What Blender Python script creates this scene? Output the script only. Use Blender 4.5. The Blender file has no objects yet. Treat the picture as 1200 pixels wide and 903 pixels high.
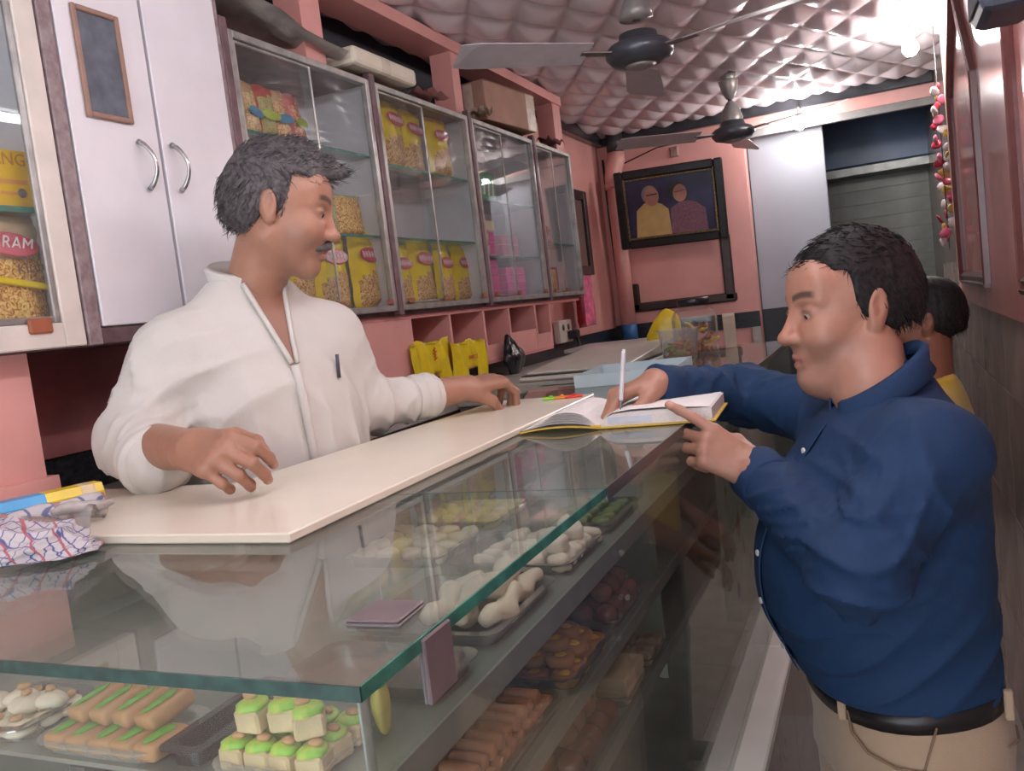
import bpy, bmesh, math, random
import numpy as np
from mathutils import Vector, Matrix
random.seed(7); rng = np.random.default_rng(7)
SC = bpy.context.scene
COL = SC.collection
H = 1.62                                   # camera height above the floor
# ------------------------------------------------------------------ camera
FPX, YAW, PIT, ROL = 1007.9, -0.412642, -0.0848131, -0.1204017
def cam_axes():
    f = Vector((math.sin(YAW)*math.cos(PIT), math.cos(YAW)*math.cos(PIT), math.sin(PIT)))
    r = f.cross(Vector((0, 0, 1))).normalized(); u = r.cross(f)
    c, s = math.cos(ROL), math.sin(ROL)
    return c*r + s*u, -s*r + c*u, f
CR, CU, CF = cam_axes()
cd = bpy.data.cameras.new('camera'); cam = bpy.data.objects.new('camera', cd); COL.objects.link(cam)
cd.sensor_fit = 'HORIZONTAL'; cd.sensor_width = 36.0; cd.lens = 36.0*FPX/1200.0; cd.clip_start = 0.02
m = Matrix.Identity(4)
for i in range(3):
    m[i][0], m[i][1], m[i][2] = CR[i], CU[i], -CF[i]
m[2][3] = H
cam.matrix_world = m
SC.camera = cam
def P(px, py, x=None, y=None, z=None, d=None):
    """photo pixel -> world point on the plane x / y / z (z relative to the eye) or at axial depth d"""
    v = CR*((px-600)/FPX) - CU*((py-451.5)/FPX) + CF
    k = d if d is not None else (x/v.x if x is not None else (y/v.y if y is not None else z/v.z))
    v = v*k; v.z += H
    return v
# ------------------------------------------------------------------ world, exposure
wd = bpy.data.worlds.new('world'); SC.world = wd; wd.use_nodes = True
wb = wd.node_tree.nodes['Background']; wb.inputs[0].default_value = (0.86, 0.92, 1.0, 1); wb.inputs[1].default_value = 3.2
SC.view_settings.view_transform = 'Standard'; SC.view_settings.look = 'None'
SC.view_settings.exposure = 0.2; SC.view_settings.gamma = 1.0; SC.view_settings.use_curve_mapping = False
BULB = 260.0          # emission of the LED bulbs
FILL_TUBE = 45.0           # emission of the unseen LED tubes added as fill
# ------------------------------------------------------------------ materials
def srgb(r, g, b):
    return tuple(((c/255)/12.92 if c/255 <= 0.04045 else ((c/255+0.055)/1.055)**2.4) for c in (r, g, b)) + (1.0,)
MATS = {}
def mat(name, col, rough=0.55, metal=0.0, var=0.08, scale=18.0, bump=0.0, bscale=60.0, spec=0.5, coat=0.0, trans=0.0, emit=0.0, col2=None, sss=0.0, sheen=0.0):
    if name in MATS: return MATS[name]
    M = bpy.data.materials.new(name); M.use_nodes = True; nt = M.node_tree
    b = nt.nodes['Principled BSDF']
    c = srgb(*col); c2 = srgb(*col2) if col2 else tuple(min(1, v*(1-var*2.2)) for v in c[:3])+(1,)
    tc = nt.nodes.new('ShaderNodeTexCoord')
    n = nt.nodes.new('ShaderNodeTexNoise'); n.inputs['Scale'].default_value = scale; n.inputs['Detail'].default_value = 5
    nt.links.new(tc.outputs['Object'], n.inputs['Vector'])
    rp = nt.nodes.new('ShaderNodeValToRGB'); rp.color_ramp.elements[0].position = 0.35; rp.color_ramp.elements[1].position = 0.68
    rp.color_ramp.elements[0].color = c2; rp.color_ramp.elements[1].color = c
    nt.links.new(n.outputs['Fac'], rp.inputs['Fac']); nt.links.new(rp.outputs['Color'], b.inputs['Base Color'])
    b.inputs['Roughness'].default_value = rough; b.inputs['Metallic'].default_value = metal
    b.inputs['Specular IOR Level'].default_value = spec; b.inputs['Coat Weight'].default_value = coat
    b.inputs['Transmission Weight'].default_value = trans
    if sss: b.inputs['Subsurface Weight'].default_value = sss; b.inputs['Subsurface Radius'].default_value = (0.012, 0.005, 0.003)
    if sheen: b.inputs['Sheen Weight'].default_value = sheen
    if emit:
        b.inputs['Emission Color'].default_value = c; b.inputs['Emission Strength'].default_value = emit
    if bump:
        n2 = nt.nodes.new('ShaderNodeTexNoise'); n2.inputs['Scale'].default_value = bscale; n2.inputs['Detail'].default_value = 6
        nt.links.new(tc.outputs['Object'], n2.inputs['Vector'])
        bp = nt.nodes.new('ShaderNodeBump'); bp.inputs['Strength'].default_value = bump; bp.inputs['Distance'].default_value = 0.01
        nt.links.new(n2.outputs['Fac'], bp.inputs['Height']); nt.links.new(bp.outputs['Normal'], b.inputs['Normal'])
    MATS[name] = M; return M
def glass(name, tint=(225, 240, 235), ior=1.5, dust=0.05, dustcol=(200, 200, 195), rough=0.01):
    if name in MATS: return MATS[name]
    M = bpy.data.materials.new(name); M.use_nodes = True; nt = M.node_tree; nt.nodes.clear()
    o = nt.nodes.new('ShaderNodeOutputMaterial'); t = nt.nodes.new('ShaderNodeBsdfTransparent'); t.inputs[0].default_value = srgb(*tint)
    d = nt.nodes.new('ShaderNodeBsdfDiffuse'); d.inputs[0].default_value = srgb(*dustcol)
    g = nt.nodes.new('ShaderNodeBsdfGlossy'); g.inputs['Roughness'].default_value = rough
    lw = nt.nodes.new('ShaderNodeLayerWeight'); lw.inputs[0].default_value = 0.5
    pw = nt.nodes.new('ShaderNodeMath'); pw.operation = 'POWER'; pw.inputs[1].default_value = 5.0; nt.links.new(lw.outputs['Facing'], pw.inputs[0])
    f0 = ((ior-1)/(ior+1))**2
    f = nt.nodes.new('ShaderNodeMapRange'); f.inputs[3].default_value = f0; f.inputs[4].default_value = 0.95; nt.links.new(pw.outputs[0], f.inputs[0])
    tc = nt.nodes.new('ShaderNodeTexCoord'); n = nt.nodes.new('ShaderNodeTexNoise'); n.inputs['Scale'].default_value = 7; n.inputs['Detail'].default_value = 6
    nt.links.new(tc.outputs['Object'], n.inputs['Vector'])
    mr = nt.nodes.new('ShaderNodeMapRange'); mr.inputs[1].default_value = 0.3; mr.inputs[2].default_value = 0.75
    mr.inputs[3].default_value = dust*0.5; mr.inputs[4].default_value = dust*1.5
    nt.links.new(n.outputs['Fac'], mr.inputs[0])
    m1 = nt.nodes.new('ShaderNodeMixShader'); m2 = nt.nodes.new('ShaderNodeMixShader')
    nt.links.new(mr.outputs[0], m1.inputs[0]); nt.links.new(t.outputs[0], m1.inputs[1]); nt.links.new(d.outputs[0], m1.inputs[2])
    nt.links.new(f.outputs[0], m2.inputs[0]); nt.links.new(m1.outputs[0], m2.inputs[1]); nt.links.new(g.outputs[0], m2.inputs[2])
    nt.links.new(m2.outputs[0], o.inputs[0]); MATS[name] = M; return M
# ------------------------------------------------------------------ mesh helpers
def tag(o, label=None, cat=None, group=None, kind=None):
    if label: o['label'] = label
    if cat: o['category'] = cat
    if group: o['group'] = group
    if kind: o['kind'] = kind
    return o
def thing(name, label, cat, loc=(0, 0, 0), rz=0.0, group=None):
    o = bpy.data.objects.new(name, None); COL.objects.link(o); o.empty_display_size = 0.05
    o.location = loc; o.rotation_euler = (0, 0, rz)
    return tag(o, label, cat, group)
def link(name, me, M, parent=None, world=False, smooth=False):
    o = bpy.data.objects.new(name, me); COL.objects.link(o)
    if M is not None and not me.materials: me.materials.append(M)
    if parent is not None:
        o.parent = parent
        if world: o.location = -parent_loc(parent)
    if smooth: me.polygons.foreach_set('use_smooth', [True]*len(me.polygons))
    return o
def parent_loc(p):
    v = Vector((0, 0, 0))
    while p is not None:
        v += p.location; p = p.parent
    return v
def pyd(name, vs, fs, M, parent=None, world=False, smooth=False):
    me = bpy.data.meshes.new(name); me.from_pydata([tuple(v) for v in vs], [], fs); me.update()
    return link(name, me, M, parent, world, smooth)
def bm_obj(name, bm, M, parent=None, world=False, smooth=False):
    bmesh.ops.recalc_face_normals(bm, faces=bm.faces)
    me = bpy.data.meshes.new(name); bm.to_mesh(me); bm.free()
    return link(name, me, M, parent, world, smooth)
def bm_box(bm, lo, hi, bev=0.0, seg=1, rot=None, piv=None):
    lo = Vector(lo); hi = Vector(hi); c = (lo+hi)/2; s = hi-lo
    g = bmesh.ops.create_cube(bm, size=1.0); vs = g['verts']
    for v in vs: v.co = Vector((v.co.x*s.x, v.co.y*s.y, v.co.z*s.z)) + c
    if bev:
        es = list({e for v in vs for e in v.link_edges})
        r = bmesh.ops.bevel(bm, geom=es, offset=min(bev, 0.45*min(s)), segments=seg, profile=0.5, affect='EDGES')
        vs = list({v for f in r['faces'] for v in f.verts} | {v for v in vs if v.is_valid})
    if rot is not None: bmesh.ops.rotate(bm, verts=[v for v in vs if v.is_valid], cent=Vector(piv) if piv is not None else c, matrix=rot)
    return vs
def box(name, lo, hi, M, parent=None, world=False, bev=0.0, seg=1, rot=None, piv=None):
    bm = bmesh.new(); lo2 = [min(a, b) for a, b in zip(lo, hi)]; hi2 = [max(a, b) for a, b in zip(lo, hi)]
    bm_box(bm, lo2, hi2, bev, seg, rot, piv); return bm_obj(name, bm, M, parent, world)
def sbox(name, lo, hi, M, bev=0.0, kind='structure', parent=None):
    o = box(name, lo, hi, M, bev=bev, parent=parent); o['kind'] = kind; return o
def bm_tube(bm, pts, r, n=10, cap=True):
    pts = [Vector(p) for p in pts]; rings = []
    rs = r if hasattr(r, '__len__') else [r]*len(pts)
    up = Vector((0, 0, 1)); prev = None
    for i, p in enumerate(pts):
        t = (pts[min(i+1, len(pts)-1)] - pts[max(i-1, 0)]).normalized()
        a = (prev - t*prev.dot(t)) if prev is not None else t.cross(up if abs(t.z) < 0.9 else Vector((1, 0, 0)))
        a.normalize(); b = t.cross(a); prev = a
        rings.append([bm.verts.new(p + (a*math.cos(q) + b*math.sin(q))*rs[i]) for q in [2*math.pi*k/n for k in range(n)]])
    for A, B in zip(rings, rings[1:]):
        for k in range(n): bm.faces.new((A[k], A[(k+1) % n], B[(k+1) % n], B[k]))
    if cap: bm.faces.new(rings[0][::-1]); bm.faces.new(rings[-1])
def tube(name, pts, r, M, parent=None, world=False, n=10, smooth=True):
    bm = bmesh.new(); bm_tube(bm, pts, r, n); return bm_obj(name, bm, M, parent, world, smooth)
def bm_lathe(bm, prof, n=24, c=(0, 0, 0)):
    rings = []
    for r, z in prof:
        if r < 1e-5: rings.append([bm.verts.new((c[0], c[1], c[2]+z))])
        else: rings.append([bm.verts.new((c[0]+r*math.cos(q), c[1]+r*math.sin(q), c[2]+z)) for q in [2*math.pi*k/n for k in range(n)]])
    for A, B in zip(rings, rings[1:]):
        if len(A) == 1 and len(B) == 1: continue
        for k in range(n):
            if len(A) == 1: bm.faces.new((A[0], B[(k+1) % n], B[k]))
            elif len(B) == 1: bm.faces.new((A[k], A[(k+1) % n], B[0]))
            else: bm.faces.new((A[k], A[(k+1) % n], B[(k+1) % n], B[k]))
def lathe(name, prof, M, parent=None, world=False, n=24, c=(0, 0, 0), smooth=True):
    bm = bmesh.new(); bm_lathe(bm, prof, n, c); return bm_obj(name, bm, M, parent, world, smooth)
def prism(name, poly, axis, a, b, M, parent=None, world=False, bev=0.0):
    """poly: 2D points, extruded along axis 0/1/2 from a to b"""
    bm = bmesh.new()
    def mk(q, t):
        v = [0, 0, 0]; o = [i for i in range(3) if i != axis]; v[axis] = t; v[o[0]], v[o[1]] = q; return bm.verts.new(v)
    A = [mk(q, a) for q in poly]; B = [mk(q, b) for q in poly]; n = len(poly)
    bm.faces.new(A); bm.faces.new(B[::-1])
    for k in range(n): bm.faces.new((A[k], B[k], B[(k+1) % n], A[(k+1) % n]))
    if bev: bmesh.ops.bevel(bm, geom=list(bm.edges), offset=bev, segments=1, affect='EDGES')
    return bm_obj(name, bm, M, parent, world)
def text(name, s, size, M, loc, rot, parent=None, world=True, extrude=0.0006, align='CENTER', sx=1.0):
    cu = bpy.data.curves.new(name, 'FONT'); cu.body = s; cu.size = size; cu.extrude = extrude; cu.align_x = align; cu.align_y = 'CENTER'; cu.resolution_u = 2
    o = bpy.data.objects.new(name, cu); COL.objects.link(o); dg = bpy.context.evaluated_depsgraph_get()
    me = bpy.data.meshes.new_from_object(o.evaluated_get(dg)); bpy.data.objects.remove(o); bpy.data.curves.remove(cu)
    R = rot.to_3x3() if isinstance(rot, Matrix) else rot
    off = parent_loc(parent) if (parent is not None and world) else Vector((0, 0, 0))
    for v in me.vertices: v.co = R @ Vector((v.co.x*sx, v.co.y, v.co.z)) + Vector(loc) - off
    me.materials.clear(); return link(name, me, M, parent)
def axes(xd, yd):
    x = Vector(xd).normalized(); y = Vector(yd); y = (y - x*y.dot(x)).normalized(); z = x.cross(y)
    return Matrix((x, y, z)).transposed()
def clone(root, loc=None, rz=None, label=None):
    r = root.copy(); COL.objects.link(r)
    if loc is not None: r.location = loc
    if rz is not None: r.rotation_euler = (0, 0, rz)
    if label: r['label'] = label
    for ch in root.children:
        c = ch.copy(); COL.objects.link(c); c.parent = r
        for g in ch.children:
            d = g.copy(); COL.objects.link(d); d.parent = c
    return r
# ------------------------------------------------------------------ main dimensions (metres; z values relative to the eye unless abs)
CT = H-0.23            # counter top (abs)
XFR = -0.333           # counter front glass plane
YN = 0.453             # counter near side pane
XF = -1.28             # face of the wall cabinets
XL, XR, YB = -1.52, 0.34, 5.2
ZC = H+1.0
# ------------------------------------------------------------------ palette
PINK = mat('pink_paint', (224, 164, 156), 0.42, var=0.05, scale=6, bump=0.05, bscale=30)
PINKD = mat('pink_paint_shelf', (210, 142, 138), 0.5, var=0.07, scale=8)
WHITEP = mat('white_laminate', (226, 224, 228), 0.35, var=0.03, scale=9)
CREAMP = mat('cream_paint', (222, 214, 204), 0.5, var=0.06, scale=14)
MAROON = mat('maroon_painted_wood', (120, 92, 96), 0.5, var=0.2, scale=30, bump=0.1)
ALU = mat('aluminium_channel', (176, 174, 170), 0.38, 0.55, var=0.15, scale=25)
STEEL = mat('stainless_steel', (190, 190, 188), 0.25, 0.9, var=0.08, scale=30)
STEELM = mat('brushed_steel_sheet', (150, 152, 148), 0.4, 0.75, var=0.15, scale=14)
BLACKG = mat('black_granite', (44, 46, 52), 0.25, var=0.25, scale=90)
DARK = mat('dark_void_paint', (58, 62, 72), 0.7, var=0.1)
STONE = mat('grey_stone_ledge', (178, 176, 168), 0.45, var=0.12, scale=22, bump=0.05)
MARBLE = mat('white_marble', (236, 232, 224), 0.18, var=0.04, scale=5)
GLT = glass('counter_top_glass', (249, 252, 250), 1.62, 0.17, (172, 178, 166))
GLS = glass('counter_glass', (250, 253, 251), 1.5, 0.06, (176, 190, 178))
GEDK = mat('dark_teal_glass_edge', (50, 92, 86), 0.12, var=0.2, scale=40)
GEDGE = mat('green_glass_edge', (72, 142, 124), 0.12, var=0.2, scale=40)
CGL = glass('cabinet_glass', (251, 253, 253), 1.45, 0.05)
# ================================================================== structure
# floor with its tiles
FL = sbox('floor', (XL-0.1, -1.6, -0.12), (1.6, 7.2, -0.012), mat('floor_joint', (120, 112, 106), 0.7))
tm = [mat('floor_tile_%s' % n, c, 0.16, var=0.08, scale=7) for n, c in (('grey', (196, 188, 182)), ('warm', (188, 176, 168)), ('light', (206, 200, 196)))]
tme = []
for k in range(3):
    bm = bmesh.new(); bm_box(bm, (-0.199, -0.199, -0.012), (0.199, 0.199, 0.0), 0.0015); me = bpy.data.meshes.new('tile'); bm.to_mesh(me); bm.free(); me.materials.append(tm[k]); tme.append(me)
for i in range(-1, 4):
    for j in range(-1, 15):
        x, y = -0.29+0.2+i*0.4-0.06, 0.2+j*0.4
        o = bpy.data.objects.new('tile', tme[(i*7+j*5+i*j) % 3]); COL.objects.link(o); o.parent = FL; o.location = (x, y, 0)
# walls
sbox('wall_left', (XL-0.12, -1.6, 0), (XL, YB+0.1, ZC+0.1), PINK)
WB = sbox('wall_back', (XL, YB, 0), (-0.655, YB+0.12, ZC), PINK)
sbox('wall_back_lintel', (-0.655, YB, H+0.905), (1.6, YB+0.12, ZC), PINK)
WR = sbox('wall_right', (XR, -1.6, 0), (XR+0.12, 7.2, ZC+0.1), mat('brown_tile_wall', (142, 124, 116), 0.22, var=0.14, scale=4, col2=(120, 104, 98)))
# lower right wall tiles
wt = [mat('brown_wall_tile_%s' % n, c, 0.2, var=0.12, scale=6) for n, c in (('deep', (182, 164, 156)), ('mid', (190, 172, 164)))]
wme = []
for k in range(2):
    bm = bmesh.new(); bm_box(bm, (-0.008, -0.298, -0.198), (0.0, 0.298, 0.198), 0.001); me = bpy.data.meshes.new('tile'); bm.to_mesh(me); bm.free(); me.materials.append(wt[k]); wme.append(me)
for i in range(0, 9):
    for j in range(0, 4):
        o = bpy.data.objects.new('tile', wme[(i+j) % 2]); COL.objects.link(o); o.parent = WR; o.location = (XR-0.0005, 0.3+0.6*i, 0.2+0.4*j)
# black granite bands on left and back walls and the dark cornice bands
sbox('trim_1', (XL, 0.4, H-0.255), (XL+0.012, YB, H-0.175), BLACKG)
sbox('trim_2', (XL, YB-0.012, H-0.256), (-0.652, YB, H-0.165), BLACKG)
sbox('trim_3', (XL, YB-0.05, H+0.925), (XR, YB, ZC-0.005), mat('black_cornice', (52, 54, 60), 0.2, var=0.1), bev=0.006)
sbox('trim_4', (XL, 3.9, H+0.925), (XL+0.05, YB-0.05, ZC-0.005), MATS['black_cornice'], bev=0.006)
sbox('trim_5', (-0.655, YB-0.02, H+0.86), (XR, YB, H+0.925), PINK)
sbox('trim_6', (-0.655, YB-0.012, H+0.82), (XR, YB+0.02, H+0.86), mat('grey_lintel', (150, 148, 146), 0.6))
sbox('trim_7', (-0.70, YB-0.025, H-0.5), (-0.652, YB, H-0.256), STONE)
# opening at the back: grey door leaf, dark back room
DR = sbox('door_1', (-0.655, YB+0.14, 0.3), (-0.232, YB+0.18, H+0.905), mat('pale_grey_door', (164, 166, 176), 0.5, var=0.04, scale=3), bev=0.004)
box('kick_panel', (-0.65, YB+0.125, 0.02), (-0.23, YB+0.139, H-0.165), mat('black_kick_panel', (40, 42, 48), 0.4), DR)
sbox('wall_back_room', (-1.6, 6.9, 0), (1.6, 7.0, ZC), mat('grey_plaster_room', (150, 152, 148), 0.8, var=0.12, scale=3))
sbox('wall_back_room_side', (-0.75, YB+0.12, 0), (-0.7, 6.9, ZC), MATS['grey_plaster_room'])
SH = tag(thing('roller_shutter', 'grey rolling shutter closing the dark room beyond the pale door', 'shutter', (0, 6.3, 0)), kind=None)
shm = mat('grey_shutter_metal', (128, 130, 124), 0.45, 0.3, var=0.12, scale=8)
bm = bmesh.new(); bm_box(bm, (-0.85, -0.010, -0.046), (0.9, 0.0, 0.046), 0.001); slat = bpy.data.meshes.new('slat'); bm.to_mesh(slat); bm.free(); slat.materials.append(shm)
z = 0.06
while z < H+0.60:
    o = bpy.data.objects.new('slat', slat); COL.objects.link(o); o.parent = SH; o.location = (0, 0, z); z += 0.0924
box('bottom_bar', (-0.86, -0.03, 0.0), (0.9, 0.01, 0.03), STEELM, SH)
box('shutter_hood', (-0.86, -0.20, H+0.66), (0.9, 0.05, H+1.02), mat('blue_shutter_hood', (92, 116, 152), 0.35, var=0.15, scale=5), SH, bev=0.01)
box('hood_rail', (-0.86, -0.22, H+0.60), (0.9, 0.0, H+0.66), STEELM, SH, bev=0.006)
# ceiling: quilted vinyl, diamond pads
def quilt():
    nx, ny = 150, 520
    xs = np.linspace(XL, XR, nx); ys = np.linspace(-1.4, YB, ny); X, Y = np.meshgrid(xs, ys, indexing='ij')
    A = np.array([[0.096, -0.096], [0.18, 0.18]]); I = np.linalg.inv(A)
    dx, dy = X+1.275, Y-3.23
    u = I[0, 0]*dx+I[0, 1]*dy; v = I[1, 0]*dx+I[1, 1]*dy
    fu = np.abs((u % 1)*2-1); fv = np.abs((v % 1)*2-1)
    pil = (1-fu**2.2)*(1-fv**2.2); pyr = 1-np.maximum(fu, fv)
    h = 0.55*pil**0.6+0.45*pyr
    jit = np.sin(np.floor(u)*12.9+np.floor(v)*78.2)*0.5
    Zz = ZC-0.008-0.034*h*(1+0.25*jit)
    idx = np.arange(nx*ny).reshape(nx, ny)
    q = np.stack([idx[:-1, :-1], idx[:-1, 1:], idx[1:, 1:], idx[1:, :-1]], -1).reshape(-1, 4)
    V = np.stack([X, Y, Zz], -1).reshape(-1, 3)
    return V, q
def np_mesh(name, V, Q, M, parent=None, world=False, smooth=True, colors=None):
    me = bpy.data.meshes.new(name); n = Q.shape[1]
    me.vertices.add(len(V)); me.vertices.foreach_set('co', np.ascontiguousarray(V, np.float32).ravel())
    me.loops.add(Q.size); me.loops.foreach_set('vertex_index', np.ascontiguousarray(Q, np.int32).ravel())
    me.polygons.add(len(Q)); me.polygons.foreach_set('loop_start', np.arange(0, Q.size, n, dtype=np.int32))
    me.polygons.foreach_set('loop_total', np.full(len(Q), n, np.int32))
    if smooth: me.polygons.foreach_set('use_smooth', np.ones(len(Q), bool))
    me.update(calc_edges=True); me.validate()
    if colors is not None:
        ca = me.color_attributes.new('Col', 'FLOAT_COLOR', 'POINT'); ca.data.foreach_set('color', np.ascontiguousarray(colors, np.float32).ravel())
    return link(name, me, M, parent, world)
V, Q = quilt()
CE = np_mesh('ceiling', V, Q, mat('quilted_vinyl', (230, 218, 222), 0.22, var=0.05, scale=5, spec=0.6)); CE['kind'] = 'structure'
sbox('ceiling_slab', (XL-0.1, -1.6, ZC), (XR+0.1, 7.2, ZC+0.1), mat('ceiling_board', (170, 160, 160), 0.7))
# ================================================================== wall cabinets on the left wall
ZB0, ZT0 = H+0.042, H+0.70
CIN = mat('cabinet_interior', (226, 228, 234), 0.5, var=0.04, scale=8)
SHG = glass('shelf_glass', (240, 248, 244), 1.5, 0.10)
BRK = mat('brown_knob_wood', (160, 92, 62), 0.5, var=0.1, scale=40)
def carcass(t, y0, y1, zb, zt, Mi=CIN, Mo=MAROON, dep=None):
    xb = XL+0.006; w = 0.012
    box('back_panel', (xb, y0, zb), (xb+0.008, y1, zt), Mi, t, True)
    for a in (y0, y1-w): box('side_panel', (xb+0.009, a, zb+0.011), (XF-0.021, a+w, zt-0.011), Mi, t, True)
    box('bottom_panel', (xb+0.009, y0, zb-0.012), (XF-0.021, y1, zb+0.01), Mo, t, True)
    box('top_panel', (xb+0.009, y0, zt-0.01), (XF-0.021, y1, zt+0.01), Mo, t, True)
def frame(t, y0, y1, zb, zt, wd, M, name='frame', x0=None, x1=None):
    x0 = XF-0.02 if x0 is None else x0; x1 = XF if x1 is None else x1
    bm = bmesh.new()
    bm_box(bm, (x0, y0, zb), (x1, y0+wd, zt), 0.002); bm_box(bm, (x0, y1-wd, zb), (x1, y1, zt), 0.002)
    bm_box(bm, (x0, y0+wd, zb), (x1, y1-wd, zb+wd), 0.002); bm_box(bm, (x0, y0+wd, zt-wd), (x1, y1-wd, zt), 0.002)
    return bm_obj(name, bm, M, t, True)
LBL = {0: 'glass-fronted wall cabinet in a cream frame beside the white cupboard doors',
       1: 'sliding-glass wall cabinet right beside the white cupboard, yellow snack packets on its floor',
       2: 'sliding-glass wall cabinet with yellow snack packets on both its shelf and its floor',
       3: 'sliding-glass wall cabinet holding stacks of pink sweet boxes',
       4: 'narrow sliding-glass wall cabinet at the end of the row, next to the pink pipe'}
def glass_unit(k, y0, y1, shelves, split):
    t = thing('wall_cabinet', LBL[k], 'cabinet', (XF, (y0+y1)/2, ZB0), group='cabinets along the left wall')
    carcass(t, y0, y1, ZB0, ZT0)
    box('post', (XF-0.02, y0-0.012, ZB0-0.012), (XF+0.004, y0+0.012, ZT0+0.02), MAROON, t, True, 0.002)
    fr = frame(t, y0+0.014, y1-0.014, ZB0, ZT0, 0.018, ALU)
    frame(t, y0+0.034, split+0.012, ZB0+0.02, ZT0-0.02, 0.007, ALU, 'sliding_frame', XF-0.010, XF-0.004)
    a = box('glass_pane', (XF-0.009, y0+0.036, ZB0+0.02), (XF-0.005, split+0.01, ZT0-0.02), CGL, t, True)
    b = box('glass_pane', (XF-0.017, split-0.02, ZB0+0.02), (XF-0.013, y1-0.034, ZT0-0.02), CGL, t, True)
    for z in shelves:
        s = box('shelf', (XL+0.02, y0+0.016, z-0.004), (XF-0.03, y1-0.016, z+0.003), SHG, t, True)
        box('shelf_edge', (XF-0.0298, y0+0.016, z-0.0042), (XF-0.027, y1-0.016, z+0.0032), GEDGE, t, True)
    for yk in (y0+0.06, split, y1-0.06):
        box('wooden_stop', (XF+0.0005, yk-0.014, ZB0+0.019), (XF+0.008, yk+0.014, ZB0+0.036), BRK, t, True, 0.003)
    return t
def zx(px, py): return P(px, py, x=XF-0.03).z
SH1 = [zx(285, 152), zx(420, 276)]
SH2 = [zx(452, 192), zx(463, 279)]
SH3 = [zx(562, 232), zx(566, 300)]
SH4 = [zx(636, 285)]
glass_unit(1, 1.58, 2.19, SH1, 1.89)
glass_unit(2, 2.19, 2.83, SH2, 2.48)
glass_unit(3, 2.83, 3.45, SH3, 3.10)
glass_unit(4, 3.45, 3.93, SH4, 3.66)
# cream framed cabinet
t = thing('wall_cabinet', LBL[0], 'cabinet', (XF, 0.85, ZB0), group='cabinets along the left wall')
carcass(t, 0.55, 1.10, ZB0, ZT0+0.1)
frame(t, 0.552, 1.10, ZB0-0.01, ZT0+0.11, 0.042, CREAMP)
frame(t, 0.594, 1.058, ZB0+0.032, ZT0+0.068, 0.012, ALU, 'sliding_frame', XF-0.013, XF-0.004)
box('glass_pane', (XF-0.011, 0.60, ZB0+0.036), (XF-0.007, 1.05, ZT0+0.06), CGL, t, True)
z0s = P(10, 244, x=XF-0.03).z
box('shelf', (XL+0.02, 0.57, z0s-0.004), (XF-0.03, 1.086, z0s+0.003), SHG, t, True)
box('shelf_edge', (XF-0.0298, 0.57, z0s-0.006), (XF-0.026, 1.086, z0s+0.004), GEDGE, t, True)
pk = P(48, 381, x=XF+0.003); box('wooden_stop', (XF-0.004, pk.y-0.022, pk.z-0.014), (XF+0.006, pk.y+0.022, pk.z+0.012), BRK, t, True, 0.003)
# white cupboard with two doors
t = thing('cupboard', 'white laminate wall cupboard with two tall doors and bow handles', 'cupboard', (XF, 1.34, ZB0))
carcass(t, 1.105, 1.578, ZB0, ZT0+0.05)
MARP = mat('worn_maroon_frame', (122, 100, 104), 0.5, var=0.3, scale=60, bump=0.15, col2=(150, 136, 136))
box('post', (XF-0.02, 1.103, ZB0-0.012), (XF+0.003, 1.132, ZT0+0.08), MARP, t, True, 0.002)
box('post', (XF-0.02, 1.556, ZB0-0.012), (XF+0.003, 1.567, ZT0+0.08), MARP, t, True, 0.002)
box('bottom_rail', (XF-0.02, 1.132, ZB0-0.012), (XF, 1.556, ZB0+0.018), MAROON, t, True, 0.002)
d1 = box('door', (XF-0.018, 1.136, ZB0+0.02), (XF+0.004, 1.336, ZT0+0.07), WHITEP, t, True, 0.002)
d2 = box('door', (XF-0.018, 1.344, ZB0+0.02), (XF+0.004, 1.554, ZT0+0.07), WHITEP, t, True, 0.002)
w0 = P(80, 8, x=XF); w1 = P(152, 147, x=XF); w2 = P(97, 140, x=XF); w3 = P(135, 22, x=XF)
ya, yb = (w0.y+w2.y)/2, (w1.y+w3.y)/2; za, zb = w1.z, w3.z
WF = mat('brown_window_frame', (156, 122, 106), 0.5, var=0.1, scale=30)
frame(d1, ya, yb, za, zb, 0.010, WF, 'vent_frame', XF+0.0042, XF+0.012).location = -parent_loc(d1)
box('vent_pane', (XF+0.0042, ya+0.01, za+0.01), (XF+0.007, yb-0.01, zb-0.01), mat('smoky_vent_glass', (110, 116, 126), 0.12, var=0.15, scale=30), d1, True)
for d, pa, pb in ((d1, (160, 166), (174, 222)), (d2, (199, 170), (211, 224))):
    A = P(*pa, x=XF+0.004); B = P(*pb, x=XF+0.004); pts = []
    for i in range(13):
        q = i/12; c = A.lerp(B, q); c.x += 0.004+0.028*math.sin(math.pi*q)**0.7; c.y += 0.004*math.sin(math.pi*q); pts.append(c)
    tube('handle', pts, [0.0055-0.0018*abs(math.sin(math.pi*i/12)) for i in range(13)], STEEL, d, True, 8)
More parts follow.
